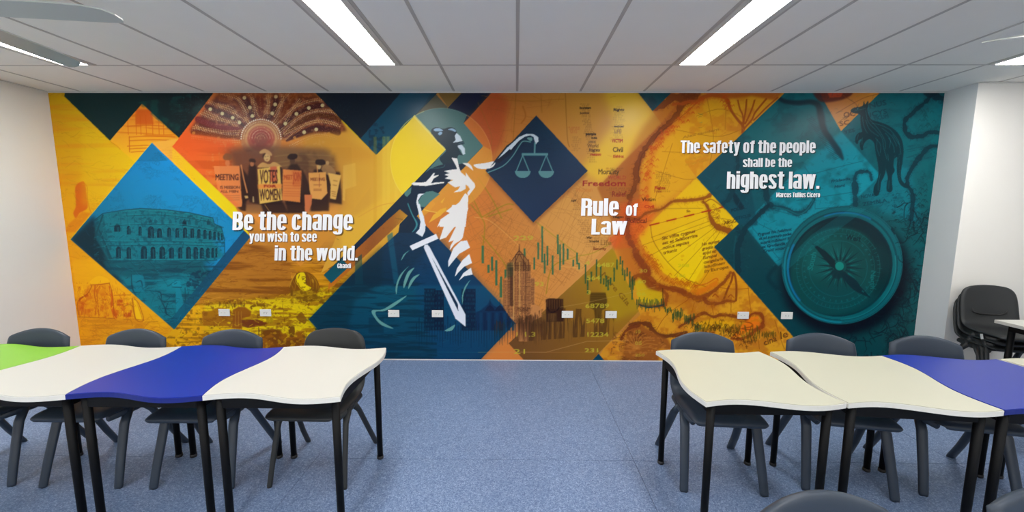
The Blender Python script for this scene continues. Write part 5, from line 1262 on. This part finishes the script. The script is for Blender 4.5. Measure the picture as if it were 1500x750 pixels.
W = [[(198, 465), (215, 455), (260, 458), (300, 452), (325, 425), (352, 390), (362, 392), (352, 412), (386, 404), (386, 410), (352, 430), (335, 462), (370, 456), (424, 452), (424, 460), (370, 468), (300, 480), (215, 475)],
     [(425, 378), (450, 372), (500, 366), (514, 364), (505, 340), (475, 285), (515, 292), (525, 345), (540, 385), (575, 415), (572, 385), (600, 425), (635, 465), (638, 488), (592, 548), (582, 528), (602, 502), (590, 482), (572, 470), (572, 500), (540, 518), (488, 524), (520, 505), (535, 482), (500, 490), (480, 478), (448, 455), (488, 440), (428, 428), (455, 414), (425, 402), (462, 392)],
     [(548, 322), (590, 322), (612, 342), (626, 376), (590, 348)],
     [(470, 640), (530, 590), (568, 530), (590, 545), (588, 620), (578, 700), (572, 760), (392, 760), (392, 735), (440, 700), (480, 650), (437, 652)]]
for p in W: poly(z(*p), WH, 1)
for p in ([(430, 560), (400, 590), (412, 600)], [(440, 628), (400, 640), (350, 680), (318, 735), (380, 690), (410, 650)]): poly(z(*p), (234, 176, 60), 1)
for p in ([(485, 182), (504, 165), (498, 135), (510, 116), (535, 138), (551, 172), (520, 178)], [(518, 202), (545, 196), (566, 222), (569, 260), (555, 266), (546, 248), (540, 232), (520, 216)]): poly(z(*p), (206, 222, 234), 1, sm=False)
stroke(z((525, 190), (552, 182), (560, 188)), .8, (90, 130, 140), .8)
poly(z((245, 535), (290, 532), (265, 548), (246, 580), (250, 605), (285, 690), (297, 765), (272, 765), (256, 690), (233, 592)), (226, 232, 240), 1)
stroke(z((176, 598), (200, 660), (240, 745)), 1.0, (60, 130, 140), .9)
z = V(550, 120, 3.75)
poly(z((540, 455), (600, 446), (648, 437), (658, 448), (640, 470), (605, 478), (565, 475)), WH, 1, sm=True)
poly(z((630, 468), (660, 440), (680, 445), (740, 400), (800, 320), (790, 300), (720, 350), (660, 425), (650, 440)), (18, 42, 58), .9)
poly(z((670, 425), (722, 362), (790, 302), (830, 285), (868, 287), (893, 302), (896, 328), (886, 334), (882, 345), (876, 330), (868, 302), (850, 293), (820, 301), (790, 322), (762, 352), (744, 374), (738, 368), (700, 402)), (206, 220, 230), 1)
stroke(z((618, 497), (700, 462), (752, 410), (790, 350), (812, 326), (852, 330)), 1.5, (104, 150, 150), .95)
poly(z((832, 308), (858, 306), (862, 320), (850, 324)), (104, 150, 150), 1, sm=True)
stroke(z((876, 335), (874, 392)), 2.3, (96, 146, 150), 1, sm=False)
poly(z((803, 391), (947, 391), (947, 404), (803, 404)), (96, 146, 150), 1)
for cx in (809, 938):
    for s in (-1, 1): stroke(z((cx, 404), (cx+s*36, 492)), 1.5, (96, 146, 150), 1, sm=False)
    poly(z(*([(cx-43, 490), (cx+43, 490)]+[(cx+43*math.cos(t), 490+38*math.sin(t)) for t in np.linspace(0, math.pi, 14)])), (96, 146, 150), 1)
z = V(560, 300, 3.75)
poly(z((385, 0), (468, 0), (472, 20), (456, 80), (452, 130), (442, 180), (430, 195), (398, 215), (370, 250), (375, 225), (392, 195), (362, 206), (385, 160), (412, 105), (385, 135), (350, 180), (314, 192), (338, 120), (382, 68), (330, 95), (300, 126), (320, 80), (370, 45), (350, 35), (380, 12)), WH)
poly(z((352, 15), (300, 50), (255, 100), (320, 60), (350, 30)), (234, 176, 60), 1)
for p in ([(430, 200), (465, 196), (482, 235), (422, 270), (385, 315), (362, 344), (362, 310), (390, 240)], [(440, 305), (478, 270), (493, 320), (450, 340), (415, 375), (398, 396), (410, 350)], [(445, 375), (487, 345), (496, 383), (450, 392), (420, 417)]): poly(z(*p), (236, 238, 242))
poly(z((190, -5), (206, -5), (222, 60), (238, 110), (235, 145), (220, 176), (184, 155), (204, 132), (210, 95)), (226, 232, 240))
poly(z((228, 235), (232, 221), (248, 218), (260, 232), (458, 605), (458, 670), (402, 625)), (226, 230, 242))
poly(z((272, 288), (415, 545), (418, 586), (350, 450)), (14, 50, 76))
poly(z((150, 226), (295, 160), (308, 186), (165, 250)), (234, 236, 244))
stroke(z((140, -5), (162, 50), (188, 98), (185, 125), (165, 150)), [1, 1.2, 2.6, 2.4, 1], (70, 140, 148), .95)
TEA = (110, 164, 158)
for p in ([(148, 335), (118, 370), (88, 430), (78, 492), (74, 450), (98, 385)], [(177, 345), (152, 382), (120, 457), (118, 425), (140, 370)], [(205, 382), (176, 412), (143, 463), (150, 425), (172, 395)], [(487, 410), (472, 432), (446, 490), (442, 548), (438, 500), (456, 445)], [(400, 658), (382, 690), (342, 693), (368, 676)], [(153, 248), (130, 268), (104, 306), (118, 272)]):
    poly(z(*p), TEA, .95, sm=True)
z = V(250, 300, 3.75)
poly(z((1298, 498), (1235, 552), (1175, 583), (1125, 590), (1150, 635), (1225, 680), (1160, 662), (1120, 620), (1105, 580), (1165, 574), (1230, 535)), TEA, .92, sm=True)

# ---- quotations: the drop shadows are printed, the letters themselves are cut separately
QUOTES = [('quote_lettering', [('Be the change', 340.5, 516.5, 337, 27), ('you wish to see', 365, 464, 354, 14), ('in the world.', 402, 524, 381.5, 21.5), ('Ghandi', 494, 514, 392.8, 6.9)], 1),
          ('title_lettering', [('Rule', 851, 906, 316, 25.5), ('of', 916.6, 933.6, 316, 18), ('Law', 866, 918, 343.5, 23)], .35),
          ('quote_lettering', [('The safety of the people', 996.5, 1194.5, 224, 18.3), ('shall be the', 1088, 1160, 244.6, 13), ('highest law.', 1064.4, 1200, 276.5, 25), ('Marcus Tullius Cicero', 1137, 1201, 289, 7)], 1)]
for nm, lines, sa in QUOTES:
    for s, x0, x1, yb, h in lines:
        d = max(.7, h*.055)
        for p in heavy(s, x0, x1, yb, h): poly([(a+d*1.3, b+d*1.3) for a, b in p], (50, 34, 30), .62*sa)
# ------------------------------------------------------------------ the print goes on the wall
def print_mat():
    m = mat('printed_vinyl', (200, 200, 200), .33, spec=.2); nt = m.node_tree; b = nt.nodes['Principled BSDF']
    a = nt.nodes.new('ShaderNodeAttribute'); a.attribute_name = 'print'
    nt.links.new(a.outputs['Color'], b.inputs['Base Color'])
    tc = nt.nodes.new('ShaderNodeTexCoord'); n = nt.nodes.new('ShaderNodeTexNoise'); n.inputs['Scale'].default_value = 60; n.inputs['Detail'].default_value = 3
    bp = nt.nodes.new('ShaderNodeBump'); bp.inputs['Strength'].default_value = .10; bp.inputs['Distance'].default_value = .002
    nt.links.new(tc.outputs['Object'], n.inputs['Vector']); nt.links.new(n.outputs['Fac'], bp.inputs['Height']); nt.links.new(bp.outputs[0], b.inputs['Normal'])
    return m
mural = thing('mural', 'wall-wide printed mural of overlapping coloured lozenges on the back wall', 'mural', ((XL+XR)/2, WALL_Y, MB_))
A = CV.reshape(CH//2, 2, CW//2, 2, 3).mean((1, 3))
ny, nx = A.shape[:2]
gx = (np.arange(nx)+.5)*CELL*2+XL; gx[0] = XL+.0005; gx[-1] = XR-.0005
gz = MT-(np.arange(ny)+.5)*CELL*2; gz[0] = MT; gz[-1] = MB_
co = np.zeros((ny, nx, 3), np.float32); co[..., 0] = gx[None, :]-(XL+XR)/2; co[..., 1] = 0; co[..., 2] = gz[:, None]-MB_
idx = np.arange(nx*ny, dtype=np.int32).reshape(ny, nx)
quads = np.stack([idx[1:, :-1], idx[1:, 1:], idx[:-1, 1:], idx[:-1, :-1]], -1).reshape(-1)
me = bpy.data.meshes.new('print_sheet'); me.vertices.add(nx*ny); me.vertices.foreach_set('co', co.reshape(-1))
nq = len(quads)//4; me.loops.add(len(quads)); me.loops.foreach_set('vertex_index', quads)
me.polygons.add(nq); me.polygons.foreach_set('loop_start', np.arange(0, len(quads), 4, dtype=np.int32))
try: me.polygons.foreach_set('loop_total', np.full(nq, 4, np.int32))
except Exception: pass
me.update(calc_edges=True)
at = me.color_attributes.new('print', 'FLOAT_COLOR', 'POINT')
# colours were read off the photograph, where the wall is lit unevenly; divide that fall-off out to get the ink itself
_ax = gx[None, :]/4.3; _az = np.clip(1.9-gz[:, None], 0, 2)
E_ = 1.18-.28*_ax**2-.165*_az
GAIN = np.clip(PRINT_GAIN*1.2/E_, .75, 1.15).astype(np.float32).reshape(-1, 1)
L_ = np.ones((ny*nx, 4), np.float32); L_[:, :3] = np.clip(lin(A.reshape(-1, 3)*255)*GAIN-.012, .001, .95)
at.data.foreach_set('color', L_.reshape(-1))
PRINT = print_mat()
link('print_sheet', me, PRINT, mural, label='full-colour printed collage with map, amphitheatre, figure of Justice and compass')
LETTER = mat('printed_white_lettering', (240, 240, 242), .36, spec=.26)
for nm, lines, sa in QUOTES:
    for s, x0, x1, yb, h in lines:
        ps = heavy(s, x0, x1, yb, h)
        for wi, wd in enumerate(s.split(' ')):
            vs, fs = [], []
            for i, p in enumerate(ps):
                if WORD_OF[i] != wi: continue
                b0 = len(vs)
                for a in p:
                    X, Z = on_wall(*a); vs.append((X-(XL+XR)/2, -.0008-.00003*(i % 9), Z-MB_))
                fs.append(tuple(range(b0, b0+len(p))))
            m_ = bpy.data.meshes.new('printed_word'); m_.from_pydata(vs, [], fs); m_.update()
            link('printed_word', m_, LETTER, mural, label='white printed word '+wd.strip('.'))

# sockets and data plates on the mural wall
PLATE = mat('white_plate', (228, 226, 220), .3); DARK = mat('dark_slot', (30, 28, 28), .5); REDM = mat('red_dot', (150, 40, 40), .4)
def socket(x, z, data, label, group):
    t = thing('data_plate' if data else 'power_socket', label, 'data plate' if data else 'power socket', (x, WALL_Y-.0012, z), 0, group)
    bm = bmesh.new(); bm_box(bm, -.0565, .0565, -.009, 0, -.036, .036, .0025); from_bm('plate', bm, PLATE, t)
    if data:
        for dx in (-.022, .012):
            p = bx('port', dx-.009, dx+.009, -.0105, -.009, -.010, .008, PLATE, t)
            bx('port_opening', dx-.006, dx+.006, -.0112, -.0105, -.004, .002, mat('port_grey', (190, 186, 180), .4), p)
        bx('marker_dot', -.051, -.046, -.0096, -.009, .012, .022, REDM if group.endswith('e') else DARK, t)
    else:
        for dx in (-.013, .013):
            bm = bmesh.new()
            for sx, rot in ((-.0045, .35), (.0045, -.35)):
                r = bmesh.ops.create_cube(bm, size=1)
                for v in r['verts']:
                    a, b = v.co.x*.0022, v.co.z*.008; v.co = Vector((dx+sx+a*math.cos(rot)-b*math.sin(rot), -.0096+v.co.y*.0012, .004+a*math.sin(rot)+b*math.cos(rot)))
            bm_box(bm, dx-.0011, dx+.0011, -.0102, -.009, -.012, -.005); from_bm('socket_slots', bm, DARK, t)
        for dx in (-.043, .043): bx('rocker_switch', dx-.005, dx+.005, -.0115, -.009, .004, .018, PLATE, t)
wh = ['below the sphinx', 'below the figure of Justice', 'beside the dark skyline', 'left of the compass']
for i, ((a, b), w_) in enumerate(zip(((-2.984, -2.558), (-1.243, -.796), (.526, .969), (2.301, 2.741)), wh)):
    socket(a, .496, True, 'white data plate '+w_+', the left of two', 'white data plates on the mural')
    socket(b, .496, False, 'white double power socket '+w_+', the right of two', 'white power sockets on the mural')

# ------------------------------------------------------------------ fans
fan(-2.43, 1.69, -.29, math.radians(8.5), 'white ceiling fan at upper left, its blades reaching into the picture')
fan(2.858, 1.646, -.29, math.radians(141.3), 'white ceiling fan at upper right, one pale blade tip showing')

# ------------------------------------------------------------------ tables
TZ = .705; TW, TD_ = .622, .648; LX = .638
WHT = mat('white_laminate', (203, 202, 194), .38, spec=.4); CRM = mat('cream_laminate', (194, 192, 172), .4, spec=.4)
BLU = mat('blue_laminate', (10, 42, 152), .34, spec=.42); GRN = mat('green_laminate', (130, 192, 44), .35, spec=.5)
WEDGE = mat('white_edging', (226, 224, 216), .4); BEDGE = mat('blue_edging', (8, 28, 120), .4); GEDGE = mat('green_edging', (150, 168, 90), .4)
STEEL = mat('black_powder_coat', (5, 5, 6), .55, bump=.1, bscale=400, spec=.2)
def top_outline(n=22, inset=0.0, a=.027):
    pts = []; w, d = TW/2-inset, TD_/2-inset
    S_ = lambda t: a*math.sin(2*math.pi*t)
    for k in range(n): u = k/n; pts.append((-w+2*w*u, d+S_(u)))             # back edge, left to right
    for k in range(n): v = k/n; pts.append((w+S_(v), d-2*d*v))              # right edge, back to front
    for k in range(n): u = 1-k/n; pts.append((-w+2*w*u, -d+S_(u)))          # front edge
    for k in range(n): v = 1-k/n; pts.append((-w+S_(v), d-2*d*v))           # left edge
    return pts
def slab(name, ol, z0, z1, m, t, bevel=0):
    bm = bmesh.new(); lo = [bm.verts.new((x, y, z0)) for x, y in ol]; f = bm.faces.new(lo)
    r = bmesh.ops.extrude_face_region(bm, geom=[f])
    for v in r['geom']:
        if isinstance(v, bmesh.types.BMVert): v.co.z = z1
    bmesh.ops.recalc_face_normals(bm, faces=bm.faces)
    if bevel:
        es = [e for e in bm.edges if all(abs(v.co.z-z1) < 1e-6 for v in e.verts)]
        bmesh.ops.bevel(bm, geom=es, offset=bevel, segments=2, affect='EDGES')
    bmesh.ops.triangulate(bm, faces=[f for f in bm.faces if len(f.verts) > 4])
    return from_bm(name, bm, m, t)
def table(loc, rz, lam, edge, label, group='wavy-edged classroom tables'):
    t = thing('classroom_table', label, 'table', loc, rz, group)
    if loc[0] < 0: t.scale = (LX/TW, 1, 1)
    slab('tabletop', top_outline(inset=.0022), TZ-.003, TZ, lam, t)
    slab('edge_band', top_outline(), TZ-.025, TZ-.003, edge, t)
    w, d = TW/2-.045, TD_/2-.045; L4 = [(-w, -d), (w, -d), (-w, d), (w, d)]
    bm = bmesh.new(); z0, z1 = TZ-.078, TZ-.0255
    bm_box(bm, -w, w, -d-.011, -d+.011, z0, z1); bm_box(bm, -w, w, d-.011, d+.011, z0, z1)
    bm_box(bm, -w-.011, -w+.011, -d+.011, d-.011, z0, z1); bm_box(bm, w-.011, w+.011, -d+.011, d-.011, z0, z1)
    from_bm('under_frame', bm, STEEL, t)
    for x, y in L4:
        bm = bmesh.new(); bm_tube(bm, [(x, y, .012), (x, y, TZ-.0255)], [.0165, .0185], 18)
        lg = from_bm('leg', bm, STEEL, t, True)
        bm = bmesh.new(); bm_tube(bm, [(x, y, 0), (x, y, .004), (x, y, .02)], [.017, .0195, .0185], 18); from_bm('foot_cap', bm, DARK, lg, True)
    return t
k_ = 1.0178
cx_ = lambda a: a*k_
table((-1.12, 2.055, 0), 0, WHT, WEDGE, 'white wavy-edged table at the right end of the left row, beside the aisle')
table((-1.12-LX, 2.055, 0), 0, BLU, BEDGE, 'blue wavy-edged table in the left row between two white tables')
table((-1.12-2*LX, 2.055, 0), 0, WHT, WEDGE, 'white wavy-edged table in the left row between the green and the blue table')
table((-1.12-3*LX, 2.055, 0), 0, GRN, GEDGE, 'lime green wavy-edged table at the left end of the left row')
table((1.167, 2.029, 0), 0, CRM, WEDGE, 'cream wavy-edged table at the left end of the right row, beside the aisle')
table((1.826, 1.999, 0), math.radians(-5), CRM, WEDGE, 'cream wavy-edged table in the right row, second from the aisle, next to the blue one')
table((2.449, 1.952, 0), math.radians(-4.3), BLU, BEDGE, 'blue wavy-edged table in the right row at the picture edge')
table((3.086, 1.905, 0), math.radians(-4.3), CRM, WEDGE, 'cream wavy-edged table beyond the blue one in the right row, only its back corner showing')

# plain white table at the far right, in front of the stacked chairs
t = thing('training_table', 'white square-edged table corner at the right edge, in front of the stacked black chairs', 'table', (4.3, 2.72, 0), 0)
bx('tabletop', -.6, .6, -.32, .32, .695, .72, WHT, t, .002)
bm = bmesh.new(); bm_box(bm, -.54, .54, .25, .275, .645, .6945); bm_box(bm, -.54, .54, -.275, -.25, .645, .6945); bm_box(bm, -.54, -.515, -.25, .25, .645, .6945); bm_box(bm, .515, .54, -.25, .25, .645, .6945); from_bm('under_frame', bm, STEEL, t)
for x in (-.527, .527):
    for y in (-.262, .262):
        bm = bmesh.new(); bm_tube(bm, [(x, y, 0), (x, y, .645)], .02, 16); from_bm('leg', bm, STEEL, t, True)

# ------------------------------------------------------------------ chairs
SLATE = mat('slate_plastic', (47, 57, 70), .42, var=.03, scale=20, bump=.12, bscale=700, spec=.45)
BLKP = mat('charcoal_plastic', (42, 44, 45), .48, var=.03, scale=20, bump=.15, bscale=700, spec=.4)
def shell_bm(kind):
    # profile: (y, z, half width, forward curl of the sides, edge roll)
    if kind == 'slate':
        pr = [(-.212, .405, .178, 0, .004), (-.222, .422, .188, 0, .01), (-.212, .438, .196, .002, .018), (-.17, .445, .202, .006, .03), (-.08, .438, .205, .012, .034), (.02, .430, .206, .018, .034), (.10, .430, .206, .024, .034), (.155, .440, .206, .032, .034),
              (.188, .468, .205, .036, .034), (.203, .51, .204, .036, .032), (.212, .56, .203, .034, .03), (.222, .62, .202, .032, .028), (.231, .67, .2, .03, .02), (.238, .705, .197, .028, .012), (.243, .726, .194, .028, .004), (.252, .735, .192, .028, 0), (.266, .731, .191, .028, 0), (.276, .722, .191, .028, 0)]
        arch = [0]*10+[.004, .012, .024, .038, .047, .052, .054, .054]
    else:
        pr = [(-.205, .41, .17, 0, .004), (-.218, .425, .182, 0, .008), (-.21, .438, .196, .002, .012), (-.17, .444, .208, .006, .018), (-.08, .438, .214, .012, .02), (.02, .428, .216, .018, .022), (.10, .426, .214, .026, .024), (.155, .436, .212, .034, .024),
              (.19, .468, .211, .040, .024), (.206, .51, .21, .042, .022), (.218, .57, .21, .040, .02), (.23, .64, .208, .036, .018), (.24, .70, .202, .034, .016), (.247, .74, .188, .032, .012), (.251, .765, .165, .028, .008), (.256, .779, .135, .024, .004), (.262, .782, .12, .02, .002)]
        arch = [0]*13+[.004, .008, .012, .012]
    NT = 18; bm = bmesh.new(); rows = []
    for i, (y, z, w, curl, roll) in enumerate(pr):
        a = pr[max(i-1, 0)]; b = pr[min(i+1, len(pr)-1)]; ty, tz = b[0]-a[0], b[1]-a[1]; L = math.hypot(ty, tz)
        ny_, nz_ = -tz/L, ty/L          # towards the sitter
        row = []
        for k in range(NT+1):
            t = -1+2*k/NT; e = max(0, (abs(t)-.86)/.14)
            X_ = w*math.copysign(min(abs(t)/.965, 1), t)
            if i >= 8:
                yf = y-curl*t*t
                row.append(bm.verts.new((X_*(1-.012*(i-len(pr)+3)*(abs(t) > .8) if i > len(pr)-3 else 1), min(yf+max(roll, .026)*e**1.3, .276-curl*t*t), z+arch[i]*(1-t*t*1.05))))
            else:
                off = curl*t*t-roll*e**1.6
                row.append(bm.verts.new((X_, y+ny_*off, z+nz_*off+arch[i]*(1-t*t*1.05))))
        rows.append(row)
    for i in range(len(rows)-1):
        for k in range(NT): bm.faces.new((rows[i][k], rows[i][k+1], rows[i+1][k+1], rows[i+1][k]))
    return bm
def make_chair(kind, label, group):
    m = SLATE if kind == 'slate' else BLKP
    t = thing('classroom_chair', label, 'chair', group=group)
    o = from_bm('seat_shell', shell_bm(kind), m, t, True)
    md = o.modifiers.new('thickness', 'SOLIDIFY'); md.thickness = .007; md.offset = -1
    md = o.modifiers.new('smooth', 'SUBSURF'); md.levels = 1; md.render_levels = 1
    # frame under the seat that ties the legs together
    bm = bmesh.new()
    for s in (-1, 1):
        bm_tube(bm, [(s*.178, -.15, .398), (s*.186, 0, .392), (s*.188, .14, .398)], [.016, .02, .017], 12, 1.2)
    bm_tube(bm, [(-.18, -.13, .405), (.18, -.13, .405)], .012, 10); bm_tube(bm, [(-.186, .1, .398), (.186, .1, .398)], .014, 10)
    from_bm('seat_frame', bm, m, t, True)
    wf, wb = (.0245, .0245) if kind == 'slate' else (.015, .0165)
    for s in (-1, 1):
        for rear in (0, 1):
            if rear: pts = [(s*.19, .03, .40), (s*.2, .09, .33), (s*.222, .2, .12), (s*.23, .262, .012), (s*.231, .268, 0)]; rr = [.024, wb*1.0, wb, wb, wb*.92]
            else: pts = [(s*.19, -.04, .405), (s*.196, -.085, .33), (s*.208, -.145, .12), (s*.214, -.172, .012), (s*.2145, -.175, 0)]; rr = [.026, wf*1.08, wf, wf*.95, wf*.86]
            bm = bmesh.new(); bm_tube(bm, pts, rr, 16, .62 if kind == 'slate' else .85, (1, 0, 0))
            for v in bm.verts:
                if v.co.z < .003: v.co.z = 0
            lg = from_bm('leg', bm, m, t, True)
    if kind != 'slate':
        bm = bmesh.new()
        P = [(-.122, .1985, .585), (-.115, .196, .556), (-.075, .198, .540), (0, .2065, .536), (.075, .198, .540), (.115, .196, .556), (.122, .1985, .585)]
        bm_tube(bm, P, [.003, .005, .006, .006, .006, .005, .003], 8); from_bm('handhold_slot', bm, DARK, t, True)
    return t
G1 = 'slate grey plastic chairs facing the front of the room'
R_ = math.radians
sl = make_chair('slate', 'slate grey plastic chair behind the blue table of the left row', G1)
sl.location = (-1.812, 2.222, 0); sl.rotation_euler = (0, 0, R_(1))
dup(sl, (-2.438, 2.222, 0), 0, 'slate grey plastic chair behind the white table between green and blue', G1)
dup(sl, (-3.062, 2.222, 0), R_(2), 'slate grey plastic chair behind the green table at far left', G1)
dup(sl, (1.168, 2.222, 0), R_(-4), 'slate grey plastic chair behind the cream table beside the aisle, right row', G1)
dup(sl, (1.875, 2.215, 0), R_(-11), 'slate grey plastic chair behind the second cream table of the right row', G1)
dup(sl, (2.495, 2.18, 0), R_(-11), 'slate grey plastic chair behind the blue table of the right row', G1)
dup(sl, (3.52, 2.32, 0), R_(-8), 'slate grey chair back edge at the right picture edge beyond the cream table', G1)
G2 = 'slate grey plastic chairs in the foreground'
dup(sl, (.862, .775, 0), R_(3), 'slate grey plastic chair in the foreground, left of the two, only its top showing', G2)
dup(sl, (1.515, .80, 0), R_(-2), 'slate grey plastic chair in the foreground at the bottom right corner', G2)
bk = make_chair('black', 'charcoal plastic chair with rounded back behind the white table beside the aisle', 'charcoal plastic chairs')
bk.location = (-1.165, 2.235, 0); bk.rotation_euler = (0, 0, R_(-1))
G3 = 'stack of charcoal plastic chairs in the corner'
for k in range(3):
    ca = R_(-14)
    s_ = dup(bk, (4.15, 3.30+.022*(2-k), .052*k), ca, ('bottom', 'middle', 'top')[k]+' charcoal chair of the stack against the right wall', G3)
    if k == 2:
        bx('paper_sticker', -.012, .012, -.001, .001, -.022, .022, mat('sticker', (225, 225, 220), .6), s_, loc=(-.217, -.06, .40)).rotation_euler = (0, R_(20), R_(90))
